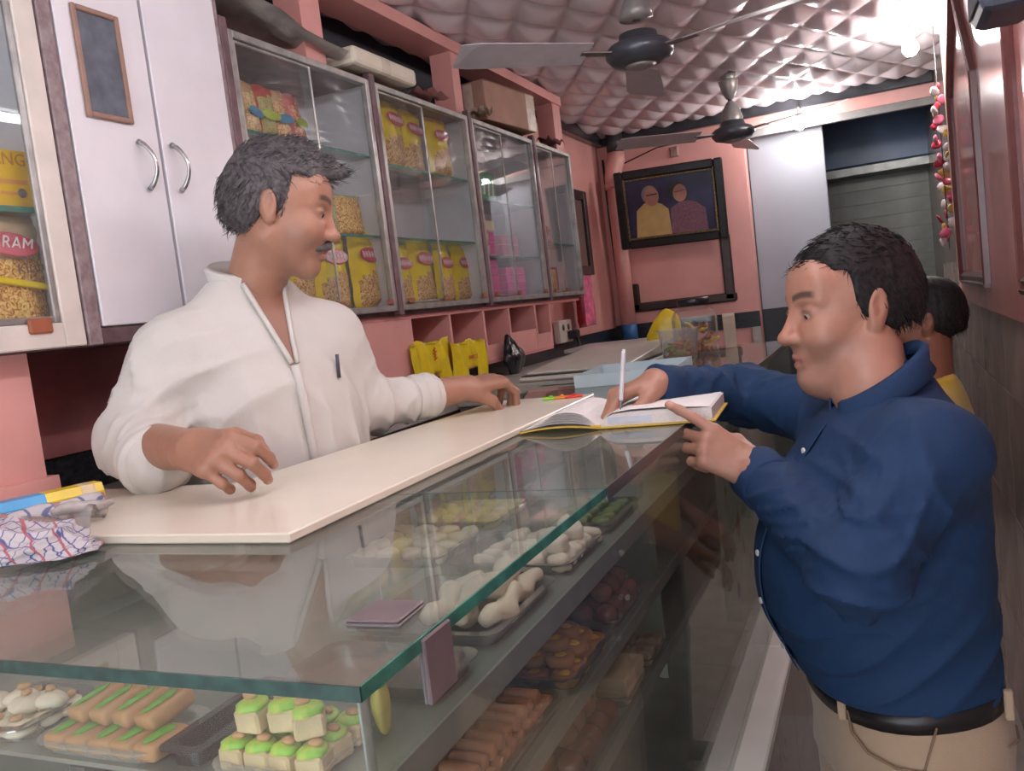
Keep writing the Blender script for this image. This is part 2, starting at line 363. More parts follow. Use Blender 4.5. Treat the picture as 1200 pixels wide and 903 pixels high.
# dusty crumpled sheet lying on top of the cabinets
def sheet(name, corners, M, amp, nx=14, ny=10, seed=0, label=None, cat=None, thick=0.002, parent=None):
    r = np.random.default_rng(seed); ph = r.uniform(0, 6.28, 12); fr = r.uniform(2, 9, (12, 2))
    a, b, c, d = [Vector(q) for q in corners]; vs = []; fs = []
    for side in (0, 1):
        for i in range(nx+1):
            for j in range(ny+1):
                u, v = i/nx, j/ny; p = a.lerp(b, u).lerp(d.lerp(c, u), v)
                h = sum(math.sin(fr[k][0]*u*2+fr[k][1]*v*2+ph[k]) for k in range(12))/4
                p.z += amp*max(0.15, 0.9+h) - side*thick; vs.append(p)
    n = (nx+1)*(ny+1)
    for i in range(nx):
        for j in range(ny):
            q = i*(ny+1)+j; fs.append((q, q+1, q+ny+2, q+ny+1)); fs.append(tuple(n+w for w in (q, q+ny+1, q+ny+2, q+1)))
    o = pyd(name, vs, fs, M, parent, smooth=True)
    if label: tag(o, label, cat)
    return o
TP = ZT0+0.022
sheet('dust_sheet', [(XF-0.16, 1.30, TP+0.10), (XF+0.03, 1.30, TP+0.10), (XF+0.025, 2.05, TP+0.004), (XF-0.16, 2.05, TP+0.004)], mat('dusty_grey_sheet', (196, 190, 182), 0.7, var=0.18, scale=16, bump=0.3, bscale=40), 0.012, 20, 8, 3,
      'crumpled dusty grey sheet lying along the cabinet tops', 'sheet')
# loft: pink slab with posts over the cabinets
sbox('trim_8', (XF-0.14, -0.4, H+0.925), (XF-0.02, 3.93, H+0.965), PINK)
for i, (y0, y1) in enumerate(((1.93, 2.02), (2.80, 2.86), (3.83, 3.93))):
    sbox('trim_%d' % (9+i), (XF-0.11, y0, ZT0+0.012), (XF-0.03, y1, H+0.925), PINK)
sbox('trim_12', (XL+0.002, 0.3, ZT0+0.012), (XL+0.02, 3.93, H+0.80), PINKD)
sbox('trim_13', (XL+0.002, 0.3, H+0.80), (XL+0.012, 3.93, ZC-0.01), DARK)  # dark sheet painted in for the shade deep inside the loft
# things on top of the cabinets
def carton(name, lo, hi, M, label, cat, rz=0.0, tape=None, tM=None):
    c = Vector(((lo[0]+hi[0])/2, (lo[1]+hi[1])/2, lo[2])); t = thing(name, label, cat, c, rz)
    s = (Vector(hi)-Vector(lo))/2; h = hi[2]-lo[2]
    box('body', (-s.x, -s.y, 0), (s.x, s.y, h), M, t, bev=0.003)
    return t, s, h
CARD = mat('brown_cardboard', (172, 136, 118), 0.7, var=0.07, scale=20)
yb0, yb1 = 3.02, 3.55
t, s, h = carton('carton', (XF-0.13, yb0, TP), (XF+0.012, yb1-0.12, TP+0.145), CARD, 'brown cardboard carton with clear tape on its end, on top of the cabinets', 'carton', -0.10)
for zz in (0.0, 1): box('tape', (-s.x+0.01 if not zz else -0.02, -s.y-0.0006, 0.004), (s.x-0.01 if not zz else 0.02, -s.y-0.0001, h-0.004), mat('clear_tape', (222, 208, 190), 0.12, var=0.1, scale=30), t) if zz else None
box('tape', (s.x*0.2, s.y-0.0, 0.006), (s.x-0.012, s.y+0.0006, h+0.0004), mat('clear_tape', (222, 208, 190), 0.12, var=0.1, scale=30), t)
box('tape', (s.x+0.0001, s.y-0.075, -0.0), (s.x+0.0008, s.y+0.0, h), MATS['clear_tape'], t)
box('flap', (s.x*-0.98, -s.y+0.003, h+0.0005), (s.x*0.98, 0.0, h+0.003), CARD, t)
box('flap', (s.x*-0.98, 0.001, h+0.0005), (s.x*0.98, s.y-0.003, h+0.003), CARD, t)
pa = P(400, 75, x=XF-0.02); pb = P(473, 88, x=XF-0.02)
t = thing('packet_block', 'cream wrapped slab-shaped packet lying on the cabinet top', 'packet', (XF-0.05, (pa.y+pb.y)/2, TP))
box('wrapper', (-0.06, -(pb.y-pa.y)/2, 0), (0.075, (pb.y-pa.y)/2, 0.05), mat('cream_wrapper', (226, 220, 200), 0.45, var=0.05, scale=10), t, bev=0.012, seg=2)
box('paper_band', (-0.0605, -0.04, -0.0002), (0.0757, 0.03, 0.0505), mat('pale_band', (214, 206, 186), 0.5), t, bev=0.012, seg=2)
sheet('paper_scrap', [(XF-0.05, 2.48, TP+0.001), (XF+0.03, 2.50, TP+0.001), (XF+0.02, 2.66, TP+0.001), (XF-0.05, 2.64, TP+0.001)], mat('pink_paper', (228, 170, 166), 0.6), 0.009, 6, 6, 9, 'crumpled pink paper scrap on the cabinet top beside the cream packet', 'paper')
sheet('paper_scrap', [(XF-0.04, 2.88, TP+0.001), (XF+0.03, 2.90, TP+0.001), (XF+0.03, 3.0, TP+0.001), (XF-0.04, 3.0, TP+0.001)], mat('buff_paper', (216, 196, 170), 0.6), 0.014, 6, 6, 11, 'folded buff paper tucked beside the brown carton', 'paper')
sheet('paper_scrap', [(XF-0.05, 3.62, TP+0.001), (XF+0.02, 3.62, TP+0.001), (XF+0.02, 3.80, TP+0.001), (XF-0.05, 3.80, TP+0.001)], mat('dull_red_paper', (168, 110, 112), 0.6), 0.010, 6, 6, 13, 'dull red crumpled paper on the cabinet top past the carton', 'paper')
# ------------------------------------------------------------------ snack packets
YEL = mat('yellow_foil', (240, 214, 30), 0.22, var=0.06, scale=25, bump=0.35, bscale=22)
def namkeen(name, c1, c2, c3):
    M = bpy.data.materials.new(name); M.use_nodes = True; nt = M.node_tree; b = nt.nodes['Principled BSDF']
    tc = nt.nodes.new('ShaderNodeTexCoord'); v = nt.nodes.new('ShaderNodeTexNoise'); v.inputs['Scale'].default_value = 85; v.inputs['Detail'].default_value = 3; v.inputs['Distortion'].default_value = 2.5
    nt.links.new(tc.outputs['Object'], v.inputs['Vector']); r = nt.nodes.new('ShaderNodeValToRGB')
    e = r.color_ramp.elements; e[0].position = 0.36; e[0].color = srgb(*c1); e[1].position = 0.62; e[1].color = srgb(*c3); k = e.new(0.48); k.color = srgb(*c2)
    nt.links.new(v.outputs['Fac'], r.inputs['Fac']); nt.links.new(r.outputs['Color'], b.inputs['Base Color']); b.inputs['Roughness'].default_value = 0.25
    bp = nt.nodes.new('ShaderNodeBump'); bp.inputs['Strength'].default_value = 0.5; bp.inputs['Distance'].default_value = 0.01
    nt.links.new(v.outputs['Fac'], bp.inputs['Height']); nt.links.new(bp.outputs['Normal'], b.inputs['Normal']); return M
NAM = namkeen('namkeen_window', (150, 92, 50), (214, 168, 96), (240, 208, 140))
NAM2 = namkeen('namkeen_mixed', (150, 80, 40), (224, 172, 84), (246, 214, 130))
def bag_mesh(name, w, h, th, mats, seed=0, win=0.5, tilt=0.12, sag=0.0):
    r = np.random.default_rng(seed); nx, nz = 12, 16; vs = []; fs = []; mi = []
    for side in (1, -1):
        for i in range(nx+1):
            for j in range(nz+1):
                u, v = i/nx*2-1, j/nz
                ed = max(0, 1-abs(u)**3)*max(0, min(1, (v-0.0)*9, (1-v)*6.5))**0.6
                bul = th*0.5*ed*(1.0-0.45*v)*(1+0.06*math.sin(9*u+5*v+seed))
                wr = 0.05*th*math.sin(31*v+3*u+seed)*(1 if v > 0.85 or v < 0.08 else 0.25)
                x = side*bul + wr; y = u*w/2*(1-0.05*ed) + 0.012*w*math.sin(14*v+seed*2)
                z = v*h
                vs.append((x, y, z))
    n = (nx+1)*(nz+1)
    for i in range(nx):
        for j in range(nz):
            q = i*(nz+1)+j; f = (q, q+nz+1, q+nz+2, q+1)
            lim = win + tilt*((i+0.5)/nx*2-1)
            fs.append(f); mi.append(1 if 0.06 < j/nz < lim and 0 < i < nx-1 else 0)
            fs.append(tuple(n+k for k in f[::-1])); mi.append(0)
    me = bpy.data.meshes.new(name); me.from_pydata(vs, [], fs); me.update()
    for M in mats: me.materials.append(M)
    me.polygons.foreach_set('material_index', mi); me.polygons.foreach_set('use_smooth', [True]*len(fs)); return me
def oval_mesh(w, h, n=20):
    bm = bmesh.new(); A = [bm.verts.new((0.0, w/2*math.cos(2*math.pi*k/n), h/2*math.sin(2*math.pi*k/n))) for k in range(n)]
    B = [bm.verts.new((0.0012, v.co.y*0.94, v.co.z*0.9)) for v in A]; bm.faces.new(B)
    for k in range(n): bm.faces.new((A[k], A[(k+1) % n], B[(k+1) % n], B[k]))
    bmesh.ops.recalc_face_normals(bm, faces=bm.faces); me = bpy.data.meshes.new('logo_oval'); bm.to_mesh(me); bm.free(); return me
RED = mat('logo_red', (198, 62, 84), 0.3); LWH = mat('logo_white', (240, 226, 228), 0.35)
bagmes = [bag_mesh('bag', 0.140, 0.215, 0.07, (YEL, NAM), s, 0.44, 0.10) for s in (1, 4, 8)]
ovm = oval_mesh(0.105, 0.042); ovm.materials.append(RED)
bm = bmesh.new()
for k in range(6):   # row of pale letter strokes on the oval
    y = -0.036+k*0.0145
    bm_box(bm, (0.0012, y-0.0035, -0.008+0.002*(k % 2)), (0.002, y-0.001, 0.008+0.002*((k+1) % 2))); bm_box(bm, (0.0012, y-0.001, -0.001), (0.002, y+0.0045, 0.003)); bm_box(bm, (0.0012, y+0.003, -0.008), (0.002, y+0.005, 0.008))
lme = bpy.data.meshes.new('logo_lettering'); bm.to_mesh(lme); bm.free(); lme.materials.append(LWH)
def packet(px, py, x, k, label, group, scale=1.0, rz=0.0, rx=0.0, zbase=None, name='snack_packet'):
    c = P(px, py, x=x)
    t = thing(name, label, 'packet', (x, c.y, c.z if zbase is None else zbase), rz, group)
    t.scale = (scale,)*3; t.rotation_euler = (rx, 0, rz)
    o = bpy.data.objects.new('bag', bagmes[k % 3]); COL.objects.link(o); o.parent = t
    o = bpy.data.objects.new('logo_oval', ovm); COL.objects.link(o); o.parent = t; o.location = (0.0262, 0.0, 0.148); o.rotation_euler = (0, -0.16, 0)
    l = bpy.data.objects.new('lettering', lme); COL.objects.link(l); l.parent = o
    return t
xb = XF-0.085
G = 'yellow snack packets in the wall cabinets'
ZF = ZB0+0.0105
for i, (px, sc, rz) in enumerate(((352, 1.0, 0.05), (392, 1.03, -0.05), (432, 1.08, 0.03))):
    packet(px, 357, xb, i, 'yellow snack packet with a see-through lower half, standing behind the man in white', G, sc, rz, zbase=ZF)
for i, (px, sc, rz) in enumerate(((473, 0.92, 0.05), (497, 1.04, 0.0), (523, 0.95, 0.08), (545, 0.96, -0.04))):
    packet(px, 355, xb-0.004*(i % 2)*3, i+1, 'yellow snack packet standing on the floor of the middle cabinet', G, sc, rz, zbase=ZF)
for i, (px, sc, rz, rx) in enumerate(((462, 1.05, 0.05, -0.03), (484, 1.0, 0.0, -0.06), (517, 1.0, -0.05, 0.03))):
    packet(px, 205, xb-0.01*(i % 2), i, 'yellow snack packet standing on the high glass shelf of the middle cabinet', G, sc, rz, rx, zbase=SH2[0]+0.0035)
# upper shelf of the first cabinet: small mixed packets
smats = [namkeen('snack_foil_%d' % i, *c) for i, c in enumerate((((176, 70, 60), (206, 120, 96), (232, 190, 150)), ((196, 150, 90), (222, 190, 130), (240, 220, 170)), ((150, 120, 70), (206, 180, 110), (150, 180, 120)), ((190, 90, 70), (222, 170, 110), (236, 210, 160))))]
REDF = mat('red_foil', (196, 82, 74), 0.25, var=0.1, scale=30, bump=0.3, bscale=25); GRNF = mat('lime_foil', (176, 196, 70), 0.25, bump=0.3, bscale=25); BLUF = mat('blue_print', (70, 140, 180), 0.3)
sb = [bag_mesh('bag', 0.062, 0.135, 0.045, (REDF if k % 2 == 0 else mat('tan_foil', (206, 164, 118), 0.25, var=0.1, bump=0.3, bscale=25), smats[k]), 20+k, 0.75, 0.08) for k in range(4)]
names = ['red-topped', 'tan', 'red and gold', 'tan and red']
for i in range(9):
    col = i % 5; row = i // 5
    yy = 1.655+0.063*col+0.02*row; xx = XF-0.07-0.055*row
    t = thing('snack_packet', 'small %s snack packet on the high shelf above the man in white' % ('mixed red and tan' if True else ''), 'packet', (xx, yy, SH1[0]+0.0035+0.02*row), 0.1*math.sin(i*3), 'small packets on the high shelf'); t.rotation_euler = (0.12*math.sin(i*5), -0.08, 0.15*math.sin(i*2))
    o = bpy.data.objects.new('bag', sb[i % 4]); COL.objects.link(o); o.parent = t
    if row == 0:
        o = bpy.data.objects.new('logo_oval', ovm); COL.objects.link(o); o.parent = t; o.location = (0.0225, 0.0, 0.055); o.scale = (0.6, 0.6, 0.6)
        o.material_slots[0].link = 'OBJECT'; o.material_slots[0].material = BLUF if i % 2 else GRNF
# middle shelf of the first cabinet: round orange pouch
me = bag_mesh('bag', 0.15, 0.12, 0.07, (smats[2], NAM2), 31, 0.9, 0.05)
t = thing('snack_packet', 'rounded orange and green snack pouch on the shelf beside the seller\'s face', 'packet', (xb, P(408, 270, x=xb).y, SH1[1]+0.004)); o = link('bag', me, None, t)
t2 = clone(t, (xb-0.01, P(370, 270, x=xb).y, SH1[1]+0.004), label='rounded orange snack pouch half hidden behind the man in white')
# near cabinet: yellow carton on the shelf, large packet under it
a = P(2, 182, x=XF-0.08); b = P(33, 246, x=XF-0.08)
t = thing('snack_box', 'bright yellow printed carton on the green glass shelf of the cream-framed cabinet', 'box', (XF-0.08, (a.y+b.y)/2-0.03, z0s+0.0035))
hh = a.z-z0s; ww = (b.y-a.y)+0.06
box('body', (-0.05, -ww/2, 0), (0.03, ww/2, hh), mat('yellow_carton', (244, 202, 40), 0.4, var=0.05), t, bev=0.002)
text('print_mark', 'ANG', 0.03, mat('orange_print', (214, 150, 50), 0.4), (0.0302, 0.0, hh*0.83), axes((0, 1, 0), (0, 0, 1)), t, False)
lathe('seal', [(0.0, 0.0), (0.008, 0.0), (0.008, 0.0008), (0.0, 0.0008)], mat('grey_seal', (120, 120, 130), 0.4), t).matrix_local = Matrix.Translation((0.0302, ww/2-0.03, 0.028)) @ Matrix.Rotation(math.pi/2, 4, 'Y')
box('print_bar', (0.0301, -ww*0.25, hh*0.42), (0.0306, ww*0.32, hh*0.50), mat('peach_print', (238, 170, 90), 0.4), t)
box('print_bar', (0.0301, -ww*0.25, hh*0.24), (0.0306, ww*0.2, hh*0.29), MATS['peach_print'], t)
me = bag_mesh('bag', 0.20, 0.215, 0.10, (mat('clear_tan_foil', (206, 182, 150), 0.2, var=0.12, bump=0.3, bscale=20), NAM2), 41, 0.60, 0.05)
c = P(0, 388, x=XF-0.075)
t = thing('snack_packet', 'large clear snack packet with a red oval badge, in the cream-framed cabinet', 'packet', (XF-0.075, c.y+0.002, ZF)); link('bag', me, None, t)
o = bpy.data.objects.new('logo_oval', ovm); COL.objects.link(o); o.parent = t; o.location = (0.043, 0.012, 0.158); o.rotation_euler = (-0.1, -0.2, 0)
q = P(10, 290, x=XF-0.02)
text('lettering', 'RAM', 0.03, LWH, (0.0462, 0.022, 0.158), Matrix.Rotation(-0.1, 3, 'X') @ axes((0, 1, 0), (0.2, 0, 1)), t, False, sx=0.95)
text('script_print', 'Khatta', 0.024, mat('brown_script', (130, 96, 70), 0.4), (0.047, 0.045, 0.118), Matrix.Rotation(0.12, 3, 'X') @ axes((0, 1, 0), (0.1, 0, 1)), t, False)
box('ribbon', (0.040, -0.06, 0.088), (0.049, 0.088, 0.099), YEL, t, bev=0.002, rot=Matrix.Rotation(-0.15, 3, 'X'))
t = thing('snack_packet', 'shiny gold snack packet wedged under the green glass shelf of the cream-framed cabinet', 'packet', (XF-0.14, c.y-0.02, z0s-0.07)); t.rotation_euler = (1.3, 0, 0.2)
link('bag', bag_mesh('bag', 0.11, 0.12, 0.05, (mat('gold_foil', (214, 190, 130), 0.2, var=0.15, bump=0.4, bscale=20), smats[1]), 44, 0.3), None, t)
# third cabinet: boxes
PB = mat('pink_box_card', (232, 92, 168), 0.4, var=0.05); PBL = mat('box_lid_edge', (246, 190, 214), 0.5); CRM = mat('cream_box_card', (232, 214, 170), 0.5, var=0.06)
def sweetbox(yc, z, label, M=PB, w=0.15, h=0.042, dp=0.13, logo=False, grp='pink sweet boxes in the wall cabinet', xo=0.0):
    t = thing('sweet_box', label, 'box', (XF-0.05-dp/2+xo, yc, z), 0.0, grp)
    box('tray', (-dp/2+0.002, -w/2+0.002, 0), (dp/2-0.002, w/2-0.002, h*0.8), M, t, bev=0.001)
    box('lid', (-dp/2, -w/2, h*0.12), (dp/2, w/2, h), M, t, bev=0.0015)
    box('lid_edge', (-dp/2-0.0006, -w/2-0.0006, h*0.10), (dp/2+0.0006, w/2+0.0006, h*0.16), PBL, t)
    if logo: box('label_sticker', (dp/2+0.0002, -0.028, h*0.25), (dp/2+0.0012, 0.02, h*0.9), CRM, t, bev=0.0004)
    return t
zs = ZF; hs = min(0.0425, (SH3[1]-0.006-ZF)/5-0.0007)
for i in range(4): sweetbox(2.965, zs, 'plain pink sweet box in the lower stack behind the open half of the cabinet', h=hs); zs += hs+0.0006
sweetbox(2.965, zs, 'pink sweet box with a torn lid on top of the lower pink stack', h=hs)
zs = SH3[1]+0.0035
for i in range(2): sweetbox(2.965, zs+0.047*i, 'pink sweet box with a pale round sticker on the middle shelf', h=0.046, logo=True)
sweetbox(2.975, zs+0.0945, 'cream printed sweet box lying on top of the stickered pink boxes', CRM, h=0.04, grp=None)
zs = ZF
for i in range(4): sweetbox(3.21, zs, 'pink sweet box in the stack behind the sliding pane', w=0.19, h=hs); zs += hs+0.0006
zs = SH3[1]+0.0035
for i in range(2): sweetbox(3.19, zs+0.043*i, 'dull pink box on the middle shelf behind the sliding pane', w=0.17, h=0.042, M=mat('dull_pink_card', (206, 130, 160), 0.5))
t = thing('snack_box', 'green and white carton on the top shelf of the pink box cabinet', 'box', (XF-0.10, 3.035, SH3[0]+0.0035))
box('body', (-0.05, -0.07, 0), (0.05, 0.07, 0.105), mat('green_carton', (40, 150, 90), 0.4), t, bev=0.002)
for k in range(3): prism('white_flash', [(-0.045+k*0.04, 0.02), (-0.03+k*0.04, 0.02), (-0.02+k*0.04, 0.085), (-0.03+k*0.04, 0.085)], 0, 0.0501, 0.0507, LWH, t)
t = thing('snack_packet', 'dark red snack pouch leaning beside the green carton', 'packet', (XF-0.075, 2.925, SH3[0]+0.004)); link('bag', bag_mesh('bag', 0.085, 0.09, 0.05, (mat('dark_red_foil', (140, 66, 70), 0.25, bump=0.3, bscale=30), smats[0]), 51, 0.5), None, t)
t = thing('flower_pot', 'small terracotta cup on the top shelf behind the dark red pouch', 'pot', (XF-0.15, 2.90, SH3[0]+0.0035))
lathe('cup', [(0.0, 0.0), (0.03, 0.0), (0.042, 0.13), (0.046, 0.13), (0.046, 0.145), (0.04, 0.145), (0.036, 0.12), (0.0, 0.1)], mat('terracotta', (204, 140, 110), 0.7), t)
# fourth cabinet: small framed picture, brass figure, incense pack
c = P(649, 338, x=XF-0.10)
t = thing('small_picture', 'small yellow picture in a dark frame at the bottom of the narrow end cabinet', 'picture', (XF-0.10, c.y, ZF))
frame_bm = bmesh.new()
for lo, hi in (((-0.008, -0.055, 0), (0.008, -0.043, 0.13)), ((-0.008, 0.043, 0), (0.008, 0.055, 0.13)), ((-0.008, -0.043, 0), (0.008, 0.043, 0.012)), ((-0.008, -0.043, 0.118), (0.008, 0.043, 0.13))): bm_box(frame_bm, lo, hi, 0.002)
bm_obj('frame', frame_bm, mat('dark_frame_wood', (70, 56, 48), 0.4), t)
box('print', (-0.006, -0.043, 0.012), (0.004, 0.043, 0.118), mat('yellow_print', (222, 190, 70), 0.4, var=0.3, scale=30, col2=(150, 100, 60)), t)
t = thing('brass_bell', 'small tarnished metal bell ornament on the shelf of the narrow end cabinet', 'ornament', (XF-0.10, P(641, 280, x=XF-0.1).y, SH4[0]+0.0035))
lathe('bell', [(0.0, 0.0), (0.034, 0.0), (0.03, 0.012), (0.018, 0.03), (0.014, 0.06), (0.022, 0.068), (0.022, 0.078), (0.01, 0.09), (0.0, 0.098)], mat('tarnished_metal', (120, 116, 108), 0.35, 0.7), t)
t = thing('incense_pack', 'tall thin yellow incense pack leaning in the narrow end cabinet', 'packet', (XF-0.12, P(634, 270, x=XF-0.1).y-0.02, SH4[0]+0.0035))
box('sleeve', (-0.008, -0.02, 0), (0.008, 0.02, 0.17), mat('yellow_sleeve', (226, 196, 70), 0.4), t, bev=0.002); box('sleeve_label', (0.0081, -0.012, 0.05), (0.0088, 0.012, 0.12), mat('red_label', (190, 70, 60), 0.4), t)
# ------------------------------------------------------------------ pink pigeonholes under the cabinets
XP = XF-0.03
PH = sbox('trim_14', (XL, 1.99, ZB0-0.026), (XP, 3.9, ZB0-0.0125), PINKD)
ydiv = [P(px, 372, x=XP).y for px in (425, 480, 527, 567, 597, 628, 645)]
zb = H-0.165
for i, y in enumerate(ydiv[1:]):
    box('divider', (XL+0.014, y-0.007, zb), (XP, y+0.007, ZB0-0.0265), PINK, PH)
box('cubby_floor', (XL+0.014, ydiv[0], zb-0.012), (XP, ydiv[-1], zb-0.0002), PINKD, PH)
box('cubby_front', (XP-0.014, ydiv[0]-0.15, zb), (XP, ydiv[1]-0.0075, ZB0-0.0265), PINK, PH)
box('cubby_front', (XP-0.010, ydiv[3]+0.0075, zb+0.0), (XP-0.002, ydiv[4]-0.0075, zb+0.055), PINK, PH)
box('cubby_front', (XP-0.010, ydiv[4]+0.0075, zb+0.0), (XP-0.002, ydiv[5]-0.0075, zb+0.085), PINK, PH)
box('cubby_front', (XP-0.010, ydiv[5]+0.0075, zb+0.0), (XP-0.002, ydiv[6]-0.0075, zb+0.06), PINK, PH)
# near pink pilaster and recess by the newspapers
sbox('trim_15', (XL, 0.3, H-0.24), (XF-0.06, P(42, 480, x=XF-0.06).y, ZB0-0.013), PINK)
sbox('trim_16', (XL, 0.3, H-0.225), (XF-0.045, P(42, 480, x=XF-0.06).y+0.012, H-0.185), PINK)
sbox('wall_left_recess', (XL, 0.9, H-0.175), (XL+0.02, 2.0, ZB0-0.013), mat('old_pink_plaster', (176, 104, 104), 0.7, var=0.15, scale=9, bump=0.1))  # recess wall in a darker pink than the walls around it
# stone ledge along the wall
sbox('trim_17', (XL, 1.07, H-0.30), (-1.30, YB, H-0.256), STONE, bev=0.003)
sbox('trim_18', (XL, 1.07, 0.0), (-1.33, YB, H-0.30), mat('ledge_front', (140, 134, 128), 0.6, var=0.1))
# ================================================================== glass display counter
YE = 3.40; XBK = -0.95
ZG = H-0.936                                   # foot of the front glass (abs)
K = thing('display_counter', 'long glass display counter of sweets on a white marble ledge', 'counter', (-0.64, 1.9, 0))
PLN = mat('plinth_tile', (150, 134, 126), 0.2, var=0.1, scale=6)
box('plinth_core', (XBK, YN+0.01, 0.0), (-0.302, YE-0.01, ZG-0.03), mat('plinth_mortar', (110, 102, 96), 0.8), K, True)
bm = bmesh.new(); bm_box(bm, (0, -0.149, -0.163), (0.008, 0.149, 0.163), 0.001); me = bpy.data.meshes.new('plinth_tile'); bm.to_mesh(me); bm.free(); me.materials.append(PLN)
for i in range(10):
    for j in range(2):
        o = bpy.data.objects.new('plinth_tile', me); COL.objects.link(o); o.parent = K; o.location = Vector((-0.302, YN+0.16+0.3*i, 0.165+0.328*j))-K.location
for i, (a, b) in enumerate(((YN-0.02, 2.21), (2.212, YE+0.0))): box('marble_ledge', (XBK, a, ZG-0.029), (-0.276, b, ZG-0.001), MARBLE, K, True, 0.004)
def pane(name, lo, hi, M, edge_axis=None):
    return box(name, lo, hi, M, K, True)
tops = ((YN-0.004, 1.0), (1.003, 2.21), (2.213, YE))
for a, b in tops:
    pane('glass_top', (XBK, a, CT-0.010), (XFR+0.002, b, CT), GLT)
    o = box('glass_edge' if a < 1 else 'edge_strip', (XFR+0.0021, a, CT-0.0101-(0 if a < 1 else 0.006)), (XFR+0.004, b, CT+0.0002), GEDGE if a < 1 else mat('grey_edge_strip', (118, 118, 114), 0.35, 0.5), K, True)
    box('glass_edge', (XBK, a-0.0021, CT-0.0101), (XFR+0.004, a-0.0002, CT+0.0002), GEDK, K, True)
pane('front_glass', (XFR-0.006, YN+0.006, ZG), (XFR, 2.21, CT-0.0105), GLS)
pane('front_glass', (XFR-0.006, 2.215, ZG), (XFR, YE, CT-0.0105), GLS)
pane('side_glass', (-1.0, YN, ZG), (XFR, YN+0.0055, CT-0.0105), GLS)
box('corner_seal', (XFR-0.008, YN+0.0056, ZG), (XFR-0.0062, YN+0.016, CT-0.011), mat('corner_silicone', (150, 168, 162), 0.3, var=0.2, scale=30), K, True)
pane('end_glass', (-0.60, YE-0.006, ZG), (XFR-0.007, YE, CT-0.0105), GLS)
# seller-side carcass
box('back_board', (XBK-0.012, 1.06, 0.35), (XBK-0.0005, YE, CT-0.011), STEELM, K, True)
box('near_board', (-0.99, YN+0.02, ZG), (-0.97, 1.04, CT-0.02), mat('inner_grey_board', (172, 182, 170), 0.5), K, True)
S1, S2, S3 = H-0.320, H-0.44, H-0.55
SHM = mat('shelf_steel_sheet', (150, 158, 148), 0.4, 0.35, var=0.12, scale=10)
for z, xb_, nm in ((S1, -0.93, 0), (S2, -0.62, 1), (S3, -0.62, 2)):
    box('shelf', (xb_, YN+0.012, z-0.004), (XFR-0.016, 2.19, z), SHM, K, True)
    box('shelf_lip', (XFR-0.0158, YN+0.012, z-(0.024 if nm == 0 else 0.016)), (XFR-0.013, 2.19, z+0.002), mat('shelf_lip_steel', (168, 172, 168), 0.3, 0.5, var=0.08), K, True)
box('inner_back', (-0.64, YN+0.012, ZG), (-0.622, 2.19, S1-0.006), mat('dark_inner_back', (60, 66, 70), 0.5), K, True)  # dark panel put in for the dim, mirrored depth behind the shelves
box('inner_floor', (-0.62, YN+0.012, ZG), (XFR-0.008, YE-0.012, ZG+0.006), mat('pale_inner_floor', (176, 176, 170), 0.5), K, True)
for y in (1.28, 2.2): box('bracket', (-0.60, y-0.004, S3-0.05), (XFR-0.018, y+0.004, S1-0.006), SHM, K, True)
for y, z in (): lathe('glass_stud', [(0, 0), (0.006, 0), (0.006, 0.003), (0.004, 0.005), (0, 0.005)], STEEL, K, n=12).matrix_local = Matrix.Translation(Vector((XFR+0.0002, y, z))-K.location) @ Matrix.Rotation(math.pi/2, 4, 'Y')
# printed film sheet inside the front glass
FS = thing('printed_film', 'pale green printed film with red and blue marks stuck inside the counter front', 'film', (XFR-0.008, 1.92, H-0.6))
q = [P(*p, x=XFR-0.008) for p in ((838, 556), (888, 546), (893, 703), (872, 728), (852, 728), (845, 640))]
prism('film', [(v.y, v.z) for v in q], 0, XFR-0.0095, XFR-0.008, mat('green_film', (206, 226, 214), 0.4, var=0.1, scale=12), FS, True)
for (px, py, w, h, c) in ((865, 615, 0.035, 0.07, (170, 110, 100)), (866, 690, 0.02, 0.05, (90, 120, 170)), (862, 572, 0.02, 0.03, (80, 110, 170)), (850, 575, 0.016, 0.03, (110, 170, 110)), (880, 655, 0.02, 0.04, (120, 140, 110)), (872, 640, 0.012, 0.04, (170, 110, 100))):
    c0 = P(px, py, x=XFR-0.0078); n = 9; r = random.Random(px)
    prism('print_mark', [(c0.y+w*(0.6+0.4*r.random())*math.cos(2*math.pi*k/n), c0.z+h*(0.6+0.4*r.random())*math.sin(2*math.pi*k/n)*0.5) for k in range(n)], 0, XFR-0.0079, XFR-0.0076, mat('film_mark_%d_%d' % (px, py), c, 0.4), FS, True)
# return counter at the near end and at the far end
sbox('trim_19', (XL, 0.60, CT-0.03), (-1.001, 1.055, CT-0.001), MARBLE, bev=0.004)
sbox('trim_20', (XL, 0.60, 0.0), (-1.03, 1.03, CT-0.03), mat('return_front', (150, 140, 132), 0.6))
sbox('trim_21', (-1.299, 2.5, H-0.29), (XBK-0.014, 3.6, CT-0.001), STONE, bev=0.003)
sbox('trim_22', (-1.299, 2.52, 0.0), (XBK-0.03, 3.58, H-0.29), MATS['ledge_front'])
sbox('floor_platform', (-1.329, 1.06, 0.0), (XBK-0.013, 2.5, 0.30), mat('platform_board', (130, 116, 104), 0.7))
# white marble work board
WBD = prism('marble_board', [(-0.632, 0.768), (-0.645, 1.955), (-0.905, 1.955), (-0.955, 1.06), (-1.30, 1.05), (-1.30, 0.768)], 2, CT+0.0006, CT+0.0128, mat('cream_marble_board', (232, 226, 208), 0.25, var=0.03, scale=6), bev=0.002)
tag(WBD, 'long cream marble slab lying on the glass counter before the man in white', 'board')
